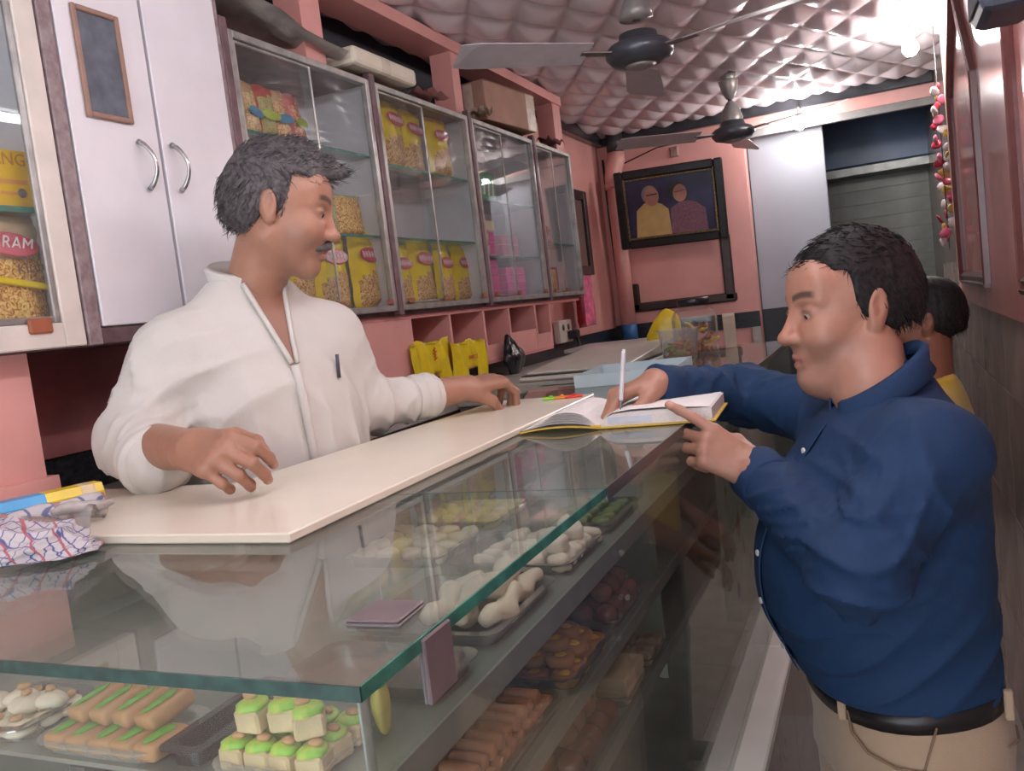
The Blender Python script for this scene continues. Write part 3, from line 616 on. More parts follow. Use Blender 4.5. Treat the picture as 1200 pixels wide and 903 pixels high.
# ------------------------------------------------------------------ trays
def tray_mesh(name, w, l, h, t=0.0016, rim=0.007, flare=0.008, M=STEEL):
    bm = bmesh.new(); n = 5
    def ring(a, b, r, z):
        out = []
        for cx, cy, q0 in ((a-r, b-r, 0), (-a+r, b-r, 1), (-a+r, -b+r, 2), (a-r, -b+r, 3)):
            for k in range(n):
                q = (q0+k/(n-1))*math.pi/2; out.append(bm.verts.new((cx+r*math.cos(q), cy+r*math.sin(q), z)))
        return out
    a, b = w/2, l/2; r = min(0.018, a*0.4)
    R = [ring(a-flare, b-flare, r*0.8, 0), ring(a-rim, b-rim, r, h-t), ring(a, b, r, h-t), ring(a, b, r, h), ring(a-rim-t, b-rim-t, r, h), ring(a-flare-t, b-flare-t, r*0.8, t)]
    bm.faces.new(R[0][::-1]); bm.faces.new(R[-1])
    for A, B in zip(R, R[1:]):
        m_ = len(A)
        for k in range(m_): bm.faces.new((A[k], A[(k+1) % m_], B[(k+1) % m_], B[k]))
    bmesh.ops.recalc_face_normals(bm, faces=bm.faces)
    me = bpy.data.meshes.new(name); bm.to_mesh(me); bm.free(); me.materials.append(M); return me
def tray(x0, x1, y0, y1, z, label, h=0.014, M=STEEL, rz=0.0):
    o = link('sweet_tray', tray_mesh('sweet_tray', x1-x0, y1-y0, h, M=M), None); o.location = ((x0+x1)/2, (y0+y1)/2, z+0.0004); o.rotation_euler = (0, 0, rz)
    tag(o, label, 'tray', 'sweet trays in the counter'); return o
TRB = mat('black_plastic_tray', (40, 42, 46), 0.18, var=0.1)
PLC = glass('clear_plastic_tray', (248, 249, 248), 1.5, 0.3)
def lump(name, rx, ry, rz, seed=0, n=3, M=None, amp=0.06, flat=0.0):
    bm = bmesh.new(); bmesh.ops.create_icosphere(bm, subdivisions=n, radius=1.0); r = random.Random(seed); ph = [r.uniform(0, 6) for _ in range(6)]
    for v in bm.verts:
        p = v.co.copy(); k = 1+amp*(math.sin(4*p.x+ph[0])+math.sin(5*p.y+ph[1])+math.sin(4.5*p.z+ph[2]))/2
        v.co = Vector((p.x*rx*k, p.y*ry*k, max(p.z, -1+flat)*rz*k))
        v.co.z += rz*(1-flat)
    for f in bm.faces: f.smooth = True
    me = bpy.data.meshes.new(name); bm.to_mesh(me); bm.free()
    if M: me.materials.append(M)
    return me
def put(name, me, loc, label, cat, group, rz=0.0, rx=0.0, ry=0.0, sc=1.0, parts=()):
    o = bpy.data.objects.new(name, me); COL.objects.link(o); o.location = loc; o.rotation_euler = (rx, ry, rz); o.scale = (sc, sc, sc); tag(o, label, cat, group)
    for pn, pm, pl in parts:
        c = bpy.data.objects.new(pn, pm); COL.objects.link(c); c.parent = o; c.location = pl
    return o
BAR = mat('caramel_sweet', (196, 146, 96), 0.5, var=0.1, scale=60, bump=0.1, bscale=120); PIS = mat('pistachio_green', (110, 190, 50), 0.45, var=0.15, scale=90)
CRS = mat('cream_sweet', (236, 226, 202), 0.5, var=0.06, scale=50, bump=0.15, bscale=90); NUT = mat('almond_nut', (204, 158, 110), 0.5)
YLS = mat('pale_yellow_sweet', (226, 214, 130), 0.5, var=0.12, scale=70); BRN = mat('roll_brown', (190, 128, 94), 0.4, var=0.12, scale=40)
PED = mat('peda_brown', (178, 128, 76), 0.5, var=0.12, scale=50); SAF = mat('saffron_yellow', (238, 196, 40), 0.45); JAM = mat('jamun_brown', (128, 66, 44), 0.15, var=0.15, scale=40, coat=0.6)
TZ = S1+0.0024
# almond biscuits
tray(-0.80, -0.705, 0.468, 0.560, S1, 'steel tray of cream almond biscuits beside the near side glass', M=STEEL)
bsc = lump('biscuit', 0.016, 0.013, 0.008, 3, 3, CRS, 0.08, 0.3); nut = lump('almond', 0.006, 0.004, 0.003, 5, 2, NUT)
k = 0
for i in range(4):
    for j in range(3):
        if (i, j) == (0, 2): continue
        put('almond_biscuit', bsc, (-0.785+0.021*i+0.004*j, 0.486+0.023*j, TZ), 'cream biscuit topped with an almond', 'sweet', 'almond biscuits', 0.5*k, 0.1*math.sin(k), 0, 1+0.08*math.sin(k*2), [('almond', nut, (0.002, 0.001, 0.0135))]); k += 1
for i in range(4): put('almond_biscuit', bsc, (-0.775+0.02*i, 0.502+0.012*(i % 2), TZ+0.0135), 'cream biscuit topped with an almond', 'sweet', 'almond biscuits', 0.9*i, 0.15, 0.1, 1.0, [('almond', nut, (0.002, 0.001, 0.0135))])
# caramel sweets with green topping
tray(-0.682, -0.548, 0.462, 0.545, S1, 'clear plastic tray of caramel sweets with green topping', 0.012, PLC, 0.0)
bmx = bmesh.new(); bm_box(bmx, (-0.0125, -0.021, 0), (0.0125, 0.021, 0.015), 0.005, 3)
for f in bmx.faces: f.smooth = True
brf = bpy.data.meshes.new('caramel_sweet'); bmx.to_mesh(brf); bmx.free(); brf.materials.append(BAR)
top = lump('green_topping', 0.0075, 0.014, 0.0012, 8, 2, PIS, 0.35); sil = lump('silver_flake', 0.004, 0.004, 0.0006, 4, 1, mat('silver_leaf', (226, 226, 220), 0.25, 0.4))
for i in range(5): put('caramel_sweet', brf, (-0.660+0.0255*i, 0.489, TZ), 'caramel sweet with a green stripe lying flat in the clear tray', 'sweet', 'caramel sweets with green topping', 0.05*math.sin(i*4), 0, 0, 1, [('green_topping', top, (0.0, 0.0, 0.0146)), ('silver_flake', sil, (0.004, 0.008, 0.0148))])
for i in range(4): put('caramel_sweet', brf, (-0.652+0.0262*i, 0.513, TZ+0.0155), 'caramel sweet with a green stripe standing on the flat ones', 'sweet', 'caramel sweets with green topping', -0.25+0.1*math.sin(i*3), 0.18, -0.15, 1.08, [('green_topping', top, (0.001, 0.0, 0.0146)), ('silver_flake', sil, (-0.003, -0.008, 0.0148))])
# black tray
tray(-0.545, -0.50, 0.468, 0.60, S1, 'glossy black plastic tray between the caramel and the green sweets', 0.016, TRB)
# green topped sweets
tray(-0.492, -0.392, 0.462, 0.56, S1, 'clear plastic tray of cream sweets with bright green tops', 0.010, PLC)
gb = bmesh.new(); bm_box(gb, (-0.011, -0.011, 0), (0.011, 0.011, 0.017), 0.002); gbm = bpy.data.meshes.new('green_top_sweet'); gb.to_mesh(gbm); gb.free(); gbm.materials.append(mat('tan_cream_sweet', (226, 204, 160), 0.55, var=0.12, scale=60, bump=0.2, bscale=90))
gt = lump('green_top', 0.0125, 0.0125, 0.0035, 12, 2, mat('bright_green_top', (120, 200, 60), 0.4, var=0.2, scale=120, col2=(200, 210, 90)), 0.2)
k = 0
for i in range(4):
    for j in range(3):
        put('green_top_sweet', gbm, (-0.475+0.0235*i, 0.484+0.024*j, TZ), 'small cream sweet with a bright green top in the clear tray', 'sweet', 'green-topped sweets', 0.2*math.sin(k*3), 0, 0, 1, [('green_top', gt, (0, 0, 0.0155)), ('almond', nut, (0.003, 0.0, 0.021))]); k += 1
for i in range(3): put('green_top_sweet', gbm, (-0.462+0.025*i, 0.494+0.006*(i % 2), TZ+0.026), 'small cream sweet with a bright green top in the clear tray', 'sweet', 'green-topped sweets', 0.3*i, 0.08, 0, 1.05, [('green_top', gt, (0, 0, 0.0155)), ('almond', nut, (-0.003, 0.002, 0.021))])
# front row on the top shelf
tray(-0.53, -0.362, 0.60, 0.69, S1, 'nearly empty steel tray behind the mauve card on the counter front')
put('sweet_stick', lump('sweet_stick', 0.006, 0.009, 0.024, 2, 3, YLS, 0.12), (-0.385, 0.548, S1+0.001), 'upright pale yellow sweet piece with a green tip', 'sweet', None, parts=[('green_tip', lump('green_tip', 0.0064, 0.0095, 0.005, 3, 2, PIS), (0, 0, 0.038))])
tray(-0.53, -0.362, 0.715, 0.895, S1, 'rounded steel tray holding a long pale cream roll')
def creamlog(name, x, y0, y1, z, r, label, M, seed, n=26):
    bm = bmesh.new(); pts = []; rs = []
    for i in range(n):
        u = i/(n-1); pts.append((x+0.006*math.sin(7*u+seed), y0+(y1-y0)*u, z+r*0.8+0.004*math.sin(15*u+seed))); rs.append(r*(0.55+0.45*min(1, 5*u, 5*(1-u)))*(1+0.14*math.sin(26*u+seed)))
    bm_tube(bm, pts, rs, 12); o = bm_obj(name, bm, M, None, False, True); tag(o, label, 'sweet'); return o
for i, (xx, zz) in enumerate(((-0.383, 0.010), (-0.414, 0.010), (-0.398, 0.031), (-0.45, 0.010))):
    creamlog('cream_roll', xx, 0.735, 0.875-0.012*(i % 2), S1+zz, 0.0125, ('long pale cream roll in the rounded tray, outermost one', 'long pale cream roll in the rounded tray, middle one', 'long pale cream roll resting on top of the others', 'long pale cream roll at the back of the rounded tray')[i], CRS, i*2.1)
tray(-0.53, -0.362, 0.93, 1.085, S1, 'dark-edged steel tray of white crimped sweets')
wh = lump('white_sweet', 0.015, 0.012, 0.011, 15, 3, mat('white_milk_sweet', (238, 230, 212), 0.5, var=0.05, bump=0.1), 0.2, 0.2)
for i in range(6):
    for j in range(4): put('milk_sweet', wh, (-0.382-0.033*j, 0.948+0.024*i, TZ+0.0), 'white crimped milk sweet on the dark-edged tray', 'sweet', 'white milk sweets', 0.7*i+j, 0.1*math.sin(i), 0, 1+0.1*math.sin(i*3+j))
for i in range(4): put('milk_sweet', wh, (-0.388-0.02*(i % 2), 0.965+0.028*i, TZ+0.019), 'white crimped milk sweet on the dark-edged tray', 'sweet', 'white milk sweets', 0.5*i, 0.2, 0, 1.05)
tray(-0.53, -0.362, 1.11, 1.27, S1, 'steel tray of dark green sweets past the white ones')
gd = lump('green_sweet', 0.014, 0.012, 0.010, 17, 3, mat('leaf_green_sweet', (112, 130, 76), 0.5, var=0.15), 0.12, 0.2)
for i in range(5):
    for j in range(3): put('green_sweet', gd, (-0.385-0.034*j, 1.13+0.028*i, TZ), 'leaf green round sweet on the steel tray', 'sweet', 'green sweets', 0.5*i, 0, 0, 1+0.1*math.sin(i*3+j))
# back row on the top shelf, seen through the glass top
ys2 = lump('yellow_sweet', 0.017, 0.017, 0.012, 19, 3, YLS, 0.1, 0.25); cs2 = lump('cream_sweet', 0.017, 0.015, 0.012, 23, 3, CRS, 0.12, 0.25)
for q, (y0, me_, nm, lb) in enumerate(((0.95, cs2, 'cream_sweet', 'cream round sweet in the back tray under the glass top'), (1.125, ys2, 'yellow_sweet', 'pale yellow round sweet in the back tray under the glass top'))):
    tray(-0.70, -0.55, y0, y0+0.155, S1, ('steel tray of cream sweets behind the white crimped ones', 'steel tray of pale yellow sweets behind the dark green ones')[q])
    for i in range(4):
        for j in range(4): put(nm, me_, (-0.676+0.036*i, y0+0.026+0.036*j, TZ), lb, 'sweet', lb+'s', i+j*0.7, 0, 0, 1+0.06*math.sin(i*5+j*3))
# second shelf: rolls, pedas, jamuns
TZ2 = S2+0.0024
tray(-0.475, -0.352, 0.63, 0.855, S2, 'deep steel tray of brown sweet rolls', 0.016)
bm = bmesh.new(); bm_tube(bm, [(x_, 0, 0.0085) for x_ in (-0.0195, -0.0188, -0.0172, -0.008, 0.008, 0.0172, 0.0188, 0.0195)], [0.003, 0.0065, 0.0080, 0.0085, 0.0085, 0.0080, 0.0065, 0.003], 16); bmesh.ops.recalc_face_normals(bm, faces=bm.faces)
for f in bm.faces: f.smooth = True
rol = bpy.data.meshes.new('sweet_roll'); bm.to_mesh(rol); bm.free(); rol.materials.append(BRN)
k = 0
for j in range(11):
    for i in range(2 if j else 2):
        put('sweet_roll', rol, (-0.383-0.042*i, 0.648+0.0185*j, TZ2), 'brown finger-shaped sweet roll in the deep steel tray', 'sweet', 'brown sweet rolls', 0.03*math.sin(k*2.3), 0, 0, 1+0.04*math.sin(k), ()); k += 1
for j in range(9):
    for i in range(2):
        put('sweet_roll', rol, (-0.388-0.043*i, 0.660+0.019*j, TZ2+0.0165), 'brown sweet roll lying on the upper layer of the deep tray', 'sweet', 'brown sweet rolls', 0.04*math.sin(k*1.7), 0, 0.02, 1+0.04*math.sin(k), ()); k += 1
tray(-0.475, -0.350, 0.88, 1.035, S2, 'steel tray heaped with round brown sweets dotted yellow', 0.014)
ped = lathe('peda', [(0, 0), (0.014, 0), (0.0175, 0.005), (0.017, 0.011), (0.0125, 0.0145), (0.006, 0.0125), (0, 0.0115)], PED); pme = ped.data; bpy.data.objects.remove(ped)
dot = lump('yellow_dot', 0.007, 0.007, 0.002, 3, 2, SAF, 0.2)
k = 0
for lay, (ni, nj, x0, y0) in enumerate(((3, 4, -0.372, 0.90), (3, 3, -0.380, 0.918), (2, 2, -0.392, 0.935))):
    for i in range(ni):
        for j in range(nj):
            put('peda', pme, (x0-0.036*i+0.003*math.sin(k*3), y0+0.036*j, TZ2+0.0142*lay), ('round brown yellow-dotted sweet lying flat on its tray', 'round brown yellow-dotted sweet in the second layer of the heap', 'round brown yellow-dotted sweet on top of the heap')[lay], 'sweet', 'round sweets with yellow dots', k, 0.08*math.sin(k*2), 0.06*math.cos(k), 1.0, [('yellow_dot', dot, (0, 0, 0.0108))]); k += 1
tray(-0.475, -0.352, 1.06, 1.205, S2, 'steel tray of glossy dark brown balls')
jm = lump('jamun', 0.0165, 0.0165, 0.0155, 27, 3, JAM, 0.03)
k = 0
for lay, (ni, nj, x0, y0) in enumerate(((3, 4, -0.374, 1.08), (3, 3, -0.384, 1.097), (1, 2, -0.395, 1.11))):
    for i in range(ni):
        for j in range(nj): put('jamun', jm, (x0-0.0345*i, y0+0.0345*j, TZ2+0.025*lay), ('glossy dark syrup ball in the bottom layer on the second shelf', 'glossy dark syrup ball in the upper layer on the second shelf', 'glossy dark syrup ball on top of the others')[lay], 'sweet', 'syrup balls on the second shelf', k, 0, 0, 1+0.03*math.sin(k*3)); k += 1
# third shelf
TZ3 = S3+0.0024
tray(-0.475, -0.348, 0.87, 1.045, S3, 'steel tray of brown syrup balls on the lowest shelf')
k = 0
for i in range(3):
    for j in range(5): put('jamun', jm, (-0.372-0.0355*i, 0.889+0.034*j, TZ3), 'brown syrup ball on the lowest shelf', 'sweet', 'syrup balls on the lowest shelf', k, 0, 0, 1.04); k += 1
for j in range(3): put('jamun', jm, (-0.386, 0.91+0.036*j, TZ3+0.026), 'brown syrup ball on the lowest shelf', 'sweet', 'syrup balls on the lowest shelf', k, 0, 0, 1.04); k += 1
tray(-0.475, -0.348, 1.06, 1.175, S3, 'steel tray of pale pressed milk slabs')
SLB = mat('pale_milk_slab', (206, 188, 158), 0.6, var=0.08, scale=40, bump=0.1, bscale=80)
bm = bmesh.new(); bm_box(bm, (-0.024, -0.043, 0), (0.024, 0.043, 0.018), 0.002); sl = bpy.data.meshes.new('milk_slab'); bm.to_mesh(sl); bm.free(); sl.materials.append(SLB)
for i in range(2):
    for j in range(2): put('milk_slab', sl, (-0.378-0.051*i, 1.117, TZ3+0.0185*j), 'pale brown milk slab stacked on the lowest shelf', 'sweet', 'pale milk slabs', 0.03*(i-j))
tray(-0.475, -0.348, 1.19, 1.315, S3, 'steel tray of sweets in clear wrapping on the lowest shelf')
wr = mat('clear_wrap_sweet', (186, 164, 140), 0.2, var=0.2, scale=60, bump=0.4, bscale=60)
bm = bmesh.new(); bm_box(bm, (-0.018, -0.026, 0), (0.018, 0.026, 0.02), 0.004, 2); wm = bpy.data.meshes.new('wrapped_sweet'); bm.to_mesh(wm); bm.free(); wm.materials.append(wr)
for i in range(3):
    for j in range(2): put('wrapped_sweet', wm, (-0.372-0.038*i, 1.222+0.055*j, TZ3), 'pale sweet block in clear wrapping on the lowest shelf', 'sweet', 'wrapped sweet blocks', 0.05*math.sin(i+j*2), 0, 0, 1)
# mauve cards on and in front of the glass
MAU = mat('mauve_plastic', (120, 109, 112), 0.35, var=0.08, scale=30); GRD = mat('grey_card_edge', (120, 116, 118), 0.4)
c = (P(420, 738, z=-0.23)+P(492, 712, z=-0.23))/2
t = thing('card_holder', 'flat mauve plastic card lying on the glass top near the counter corner', 'card', (c.x-0.005, c.y+0.003, CT+0.0003), 0.05, 'mauve plastic cards')
box('backing', (-0.024, -0.0235, 0), (0.024, 0.0235, 0.003), GRD, t, bev=0.0012); box('cover', (-0.0235, -0.023, 0.0032), (0.0235, 0.023, 0.006), MAU, t, bev=0.0012)
t = thing('card_holder', 'upright mauve plastic card clipped against the front glass of the counter', 'card', (XFR+0.0005, 0.549, H-0.281), 0.0, 'mauve plastic cards')
box('backing', (0.0, -0.021, 0), (0.003, 0.021, 0.05), GRD, t, bev=0.001); box('cover', (0.0032, -0.0215, 0.0), (0.007, 0.0215, 0.0505), MAU, t, bev=0.0012)
# ------------------------------------------------------------------ ledger book, pen is built with the writer's hand
BKZ = CT+0.001
BK = thing('ledger_book', 'open yellow-covered ledger lying across the glass counter edge', 'book', (-0.487, 1.475, BKZ), 0.06)
CVR = mat('yellow_cover', (212, 178, 70), 0.5, var=0.08); PG = mat('white_paper', (240, 238, 234), 0.6, var=0.02); PGE = mat('page_edges', (230, 226, 222), 0.7, var=0.05, scale=200); NVY = mat('navy_lining', (56, 60, 92), 0.5)
RW, LW, BL = 0.205, 0.15, 0.215
box('cover', (0.0, -0.004, 0.0), (RW+0.006, BL+0.004, 0.0035), CVR, BK, bev=0.0008)
n = 10; lf = []
def leaf(name, prof, M, y0=0.0, y1=BL, th=0.0012):
    vs = []; fs = []
    for y in (y0, y1):
        for (x, z) in prof: vs.append((x, y, z))
        for (x, z) in prof: vs.append((x, y, z-th))
    k = len(prof); 
    for i in range(k-1):
        fs += [(i, i+1, 2*k+i+1, 2*k+i), (k+i+1, k+i, 3*k+i, 3*k+i+1), (i+1, i, k+i, k+i+1), (2*k+i, 2*k+i+1, 3*k+i+1, 3*k+i)]
    fs += [(0, 2*k, 3*k, k), (k-1, 2*k-1, 4*k-1, 3*k-1)]
    return pyd(name, vs, fs, M, BK)
leaf('cover', [(-LW*u, 0.004+0.018*math.sin(min(1, u*1.0)*math.pi)*0.35) for u in np.linspace(0, 1, n)], CVR, -0.004, BL+0.004, 0.003)
for i in range(9):
    a = 0.10+0.03*i
    leaf('page', [(-(LW-0.004*i)*u, 0.005+0.0012*i*min(1, u*6)+(0.014+0.0012*i)*math.sin(u*math.pi)*(0.55) + 0.0009*i*math.sin(u*3.1)) for u in np.linspace(0, 1, n)], NVY if i == 0 else PG if i % 2 else PGE, 0, BL-0.001*i, 0.0007)
# right page block with a curved gutter
prof = [(0.0, 0.006), (0.012, 0.017), (0.03, 0.024), (0.06, 0.0262), (0.12, 0.026), (RW-0.004, 0.0235), (RW, 0.0235), (RW, 0.0037), (0.004, 0.0037)]
bl = prism('page_block', prof, 1, 0.0, BL, PGE, BK)
leaf('page', [(x, z+0.0011) for x, z in prof[:7]], PG, -0.0006, BL+0.0004, 0.0009)
leaf('page', [(x+0.001, z+0.003+0.004*math.sin(min(1, x/RW)*3.14)*0.8) for x, z in prof[1:6]], PG, -0.001, BL, 0.0005)
box('paper_slip', (0.02, -0.0016, 0.008), (0.10, -0.0008, 0.020), mat('blue_white_slip', (206, 214, 226), 0.5), BK)
box('spine_tape', (-0.012, -0.006, 0.004), (0.006, 0.002, 0.0075), mat('yellow_tape', (232, 186, 60), 0.4), BK)
# ------------------------------------------------------------------ items at the far end of the counter
OFFW = mat('offwhite_enamel', (208, 206, 194), 0.35, var=0.06, scale=12); LINE = mat('dark_gap', (60, 60, 60), 0.6)
t = thing('weighing_machine', 'off-white enamelled weighing machine body with a sloping top', 'scale', (-0.92, 2.95, CT+0.0005))
box('lower_tray', (-0.17, -0.40, 0), (0.20, 0.35, 0.014), OFFW, t, bev=0.004); box('seam', (-0.165, -0.39, 0.0142), (0.195, 0.34, 0.018), LINE, t)
prism('body', [(-0.37, 0.0182), (0.33, 0.0182), (0.33, 0.055), (0.28, 0.058), (-0.37, 0.026)], 0, -0.155, 0.185, OFFW, t, bev=0.003)
for (a, b) in ((0.02, 0.05), (0.10, -0.02), (-0.08, -0.15)): box('scuff_mark', (a, b, 0.0462), (a+0.012, b+0.008, 0.0466), LINE, t) if False else None
t = thing('weighing_scale', 'flat steel weighing platform by the wall socket', 'scale', (-1.10, 3.72, H-0.2555))
box('body', (-0.12, -0.10, 0.0), (0.17, 0.14, 0.045), mat('black_scale_body', (44, 44, 48), 0.4), t, bev=0.006); box('platform', (-0.19, -0.17, 0.0452), (0.23, 0.19, 0.062), mat('satin_steel_plate', (206, 204, 206), 0.35, 0.35, var=0.05), t, bev=0.006, seg=2)
for sx in (-0.06, 0.11): lathe('load_post', [(0, 0), (0.012, 0), (0.012, 0.0003), (0, 0.0003)], STEEL, t, c=(sx, 0.02, 0.045), n=10)
t = thing('cardboard_box', 'shallow pale blue open box between the writing hand and the enamelled scale', 'box', (-0.66, 2.40, CT+0.0005), 0.06)
PBX = mat('pale_blue_card', (188, 208, 212), 0.6, var=0.04)
box('base', (-0.14, -0.16, 0), (0.14, 0.16, 0.003), PBX, t)
for lo, hi in (((-0.14, -0.16, 0.003), (-0.136, 0.16, 0.034)), ((0.136, -0.16, 0.003), (0.14, 0.16, 0.034)), ((-0.136, -0.16, 0.003), (0.136, -0.156, 0.034)), ((-0.136, 0.156, 0.003), (0.136, 0.16, 0.034))): box('side', lo, hi, PBX, t)
CLR = glass('clear_plastic', (251, 251, 250), 1.45, 0.10)
t = thing('candy_tub', 'clear plastic tub of bright ring candies on the counter', 'tub', (-0.615, 2.80, CT+0.0005))
lathe('tub', [(0.0, 0.0), (0.052, 0.0), (0.066, 0.105), (0.07, 0.105), (0.07, 0.11), (0.064, 0.11), (0.0505, 0.002), (0.0, 0.002)], glass('frosted_plastic', (250, 250, 250), 1.45, 0.2, (226, 222, 222)), t)
cm = [mat('candy_%s' % n, c, 0.3) for n, c in (('orange', (236, 130, 60)), ('yellow', (232, 206, 70)), ('green', (150, 190, 60)), ('red', (220, 80, 80)))]
r = random.Random(5)
def ring_mesh(M):
    bm = bmesh.new(); bm_tube(bm, [(0.013*math.cos(q), 0.013*math.sin(q), 0) for q in [2*math.pi*k/14 for k in range(15)]], 0.0032, 6, False); bmesh.ops.remove_doubles(bm, verts=bm.verts, dist=0.0005)
    me = bpy.data.meshes.new('ring_candy'); bm.to_mesh(me); bm.free(); me.materials.append(M); return me
rm = [ring_mesh(M) for M in cm]
for i in range(64):
    a = r.uniform(0, 6.28); rr = 0.038*math.sqrt(r.random()); z = 0.008+0.055*(i/64)
    put('ring_candy', rm[i % 4], (-0.615+rr*math.cos(a), 2.80+rr*math.sin(a), CT+z), 'small %s ring candy inside the clear tub' % ('orange', 'yellow', 'green', 'red')[i % 4], 'candy', 'ring candies in the tub', r.uniform(0, 3), r.uniform(-0.9, 0.9), r.uniform(-0.9, 0.9))
t = thing('candy_jar', 'square clear candy jar with a black screw lid', 'jar', (-0.605, 3.04, CT+0.0005), 0.1)
def rsq(a, z, rr=0.25, n=6):
    out = []
    for cx, cy, q0 in ((1, 1, 0), (-1, 1, 1), (-1, -1, 2), (1, -1, 3)):
        for k in range(n):
            q = (q0+k/(n-1))*math.pi/2; out.append((cx*a*(1-rr)+a*rr*math.cos(q), cy*a*(1-rr)+a*rr*math.sin(q), z))
    return out
def rsq_obj(name, prof, M, parent):
    bm = bmesh.new(); R = [[bm.verts.new(p) for p in rsq(a, z, rr)] for a, z, rr in prof]
    bm.faces.new(R[0][::-1]); bm.faces.new(R[-1])
    for A, B in zip(R, R[1:]):
        for k in range(len(A)): bm.faces.new((A[k], A[(k+1) % len(A)], B[(k+1) % len(A)], B[k]))
    return bm_obj(name, bm, M, parent, False, False)
rsq_obj('jar_body', [(0.066, 0, 0.3), (0.072, 0.006, 0.3), (0.074, 0.135, 0.3), (0.066, 0.158, 0.5), (0.05, 0.166, 1.0), (0.05, 0.176, 1.0)], CLR, t)
lathe('lid', [(0, 0.1765), (0.056, 0.1765), (0.056, 0.198), (0.052, 0.201), (0, 0.201)], mat('black_lid', (40, 38, 42), 0.35), t)
TOF = mat('toffee_wrap', (190, 120, 60), 0.25, var=0.3, scale=90, col2=(120, 70, 40)); TO2 = mat('gold_wrap', (236, 196, 60), 0.25)
tw = lump('toffee', 0.013, 0.010, 0.008, 3, 2, TOF, 0.15); tw2 = lump('toffee', 0.008, 0.030, 0.007, 4, 2, TO2, 0.1)
for i in range(46):
    z = 0.004+0.10*(i/46)**1.0
    put('toffee', tw if i % 9 else tw2, (-0.605+r.uniform(-0.045, 0.055), 3.04+r.uniform(-0.05, 0.045), CT+z), ('brown wrapped toffee inside the square candy jar' if i % 9 else 'long gold-wrapped toffee inside the square candy jar'), 'candy', 'toffees in the square jar', r.uniform(0, 3), r.uniform(-1, 1), r.uniform(-1, 1))
yb = lump('polythene_bag', 0.075, 0.05, 0.085, 33, 4, mat('yellow_polythene', (236, 208, 50), 0.3, var=0.08, bump=0.3, bscale=30), 0.14, 0.1)
for v in yb.vertices: f = max(0, v.co.z-0.06)/0.12; v.co.x = v.co.x*(1-0.55*f)+0.035*f; v.co.y *= (1-0.5*f)
put('polythene_bag', yb, (-0.80, 3.385, CT+0.006), 'bright yellow polythene bag slumped behind the candy jar', 'bag', None)
t = thing('carton', 'tall cream carton standing past the candy jar', 'carton', (-0.525, 3.27, CT+0.0005), 0.2); box('body', (-0.022, -0.02, 0), (0.022, 0.02, 0.115), mat('cream_carton', (206, 190, 170), 0.6, var=0.1), t, bev=0.002); prism('gable', [(-0.02, 0.1152), (0.02, 0.1152), (0.003, 0.128), (-0.003, 0.128)], 0, -0.022, 0.022, mat('cream_carton', (206, 190, 170), 0.6), t)
# clips on the board
for i, (px, c, nm) in enumerate(((651, (150, 220, 60), 'lime green'), (664, (236, 150, 60), 'orange'), (677, (232, 70, 60), 'red'))):
    p = P(px, 465-i*1.2, z=-0.215); t = thing('plastic_clip', '%s plastic clip lying on the far end of the marble slab' % nm, 'clip', (p.x, p.y-0.03, CT+0.0132), 0.3, 'plastic clips on the slab')
    Mc = mat('clip_'+nm.replace(' ', '_'), c, 0.3)
    for s_ in (-1, 1): box('jaw', (-0.020, s_*0.005-0.0035, 0), (0.022, s_*0.005+0.0035, 0.006), Mc, t, bev=0.002)
    box('hinge', (-0.004, -0.0095, 0.0062), (0.004, 0.0095, 0.009), Mc, t, bev=0.001)
# ------------------------------------------------------------------ near end: rolled bags, newspapers, polythene, cloth
zz = CT-0.001
a = P(-40, 608, z=-0.20); b = P(116, 573, z=-0.20); a.z = b.z = zz+0.0235
t = thing('plastic_roll', 'rolled blue and yellow plastic sheet lying by the black granite band', 'roll', (0, 0, 0))
m1 = a.lerp(b, 0.55)
def sq_roll(name, p, q, M, w=0.023):
    d = (q-p).normalized(); s_ = d.cross(Vector((0, 0, 1))); bm = bmesh.new(); R = []
    for o_ in (p, q): R.append([bm.verts.new(o_+s_*(w*cx)+Vector((0, 0, w*cz))) for cx, cz in ((1, .35), (.7, .9), (-.7, .9), (-1, .35), (-1, -.6), (-.7, -.98), (.7, -.98), (1, -.6))])
    bm.faces.new(R[0]); bm.faces.new(R[1][::-1])
    for k in range(8): bm.faces.new((R[0][k], R[0][(k+1) % 8], R[1][(k+1) % 8], R[1][k]))
    return bm_obj(name, bm, M, t, False, False)
sq_roll('blue_half', a, m1, mat('sky_blue_plastic', (50, 160, 220), 0.35)); sq_roll('yellow_half', m1, b, mat('lemon_plastic', (236, 206, 50), 0.35)); sq_roll('label_patch', m1.lerp(b, 0.62)+Vector((0.0008, -0.0008, 0.0006)), m1.lerp(b, 0.86)+Vector((0.0008, -0.0008, 0.0006)), mat('pale_patch', (226, 206, 160), 0.5), 0.0228)
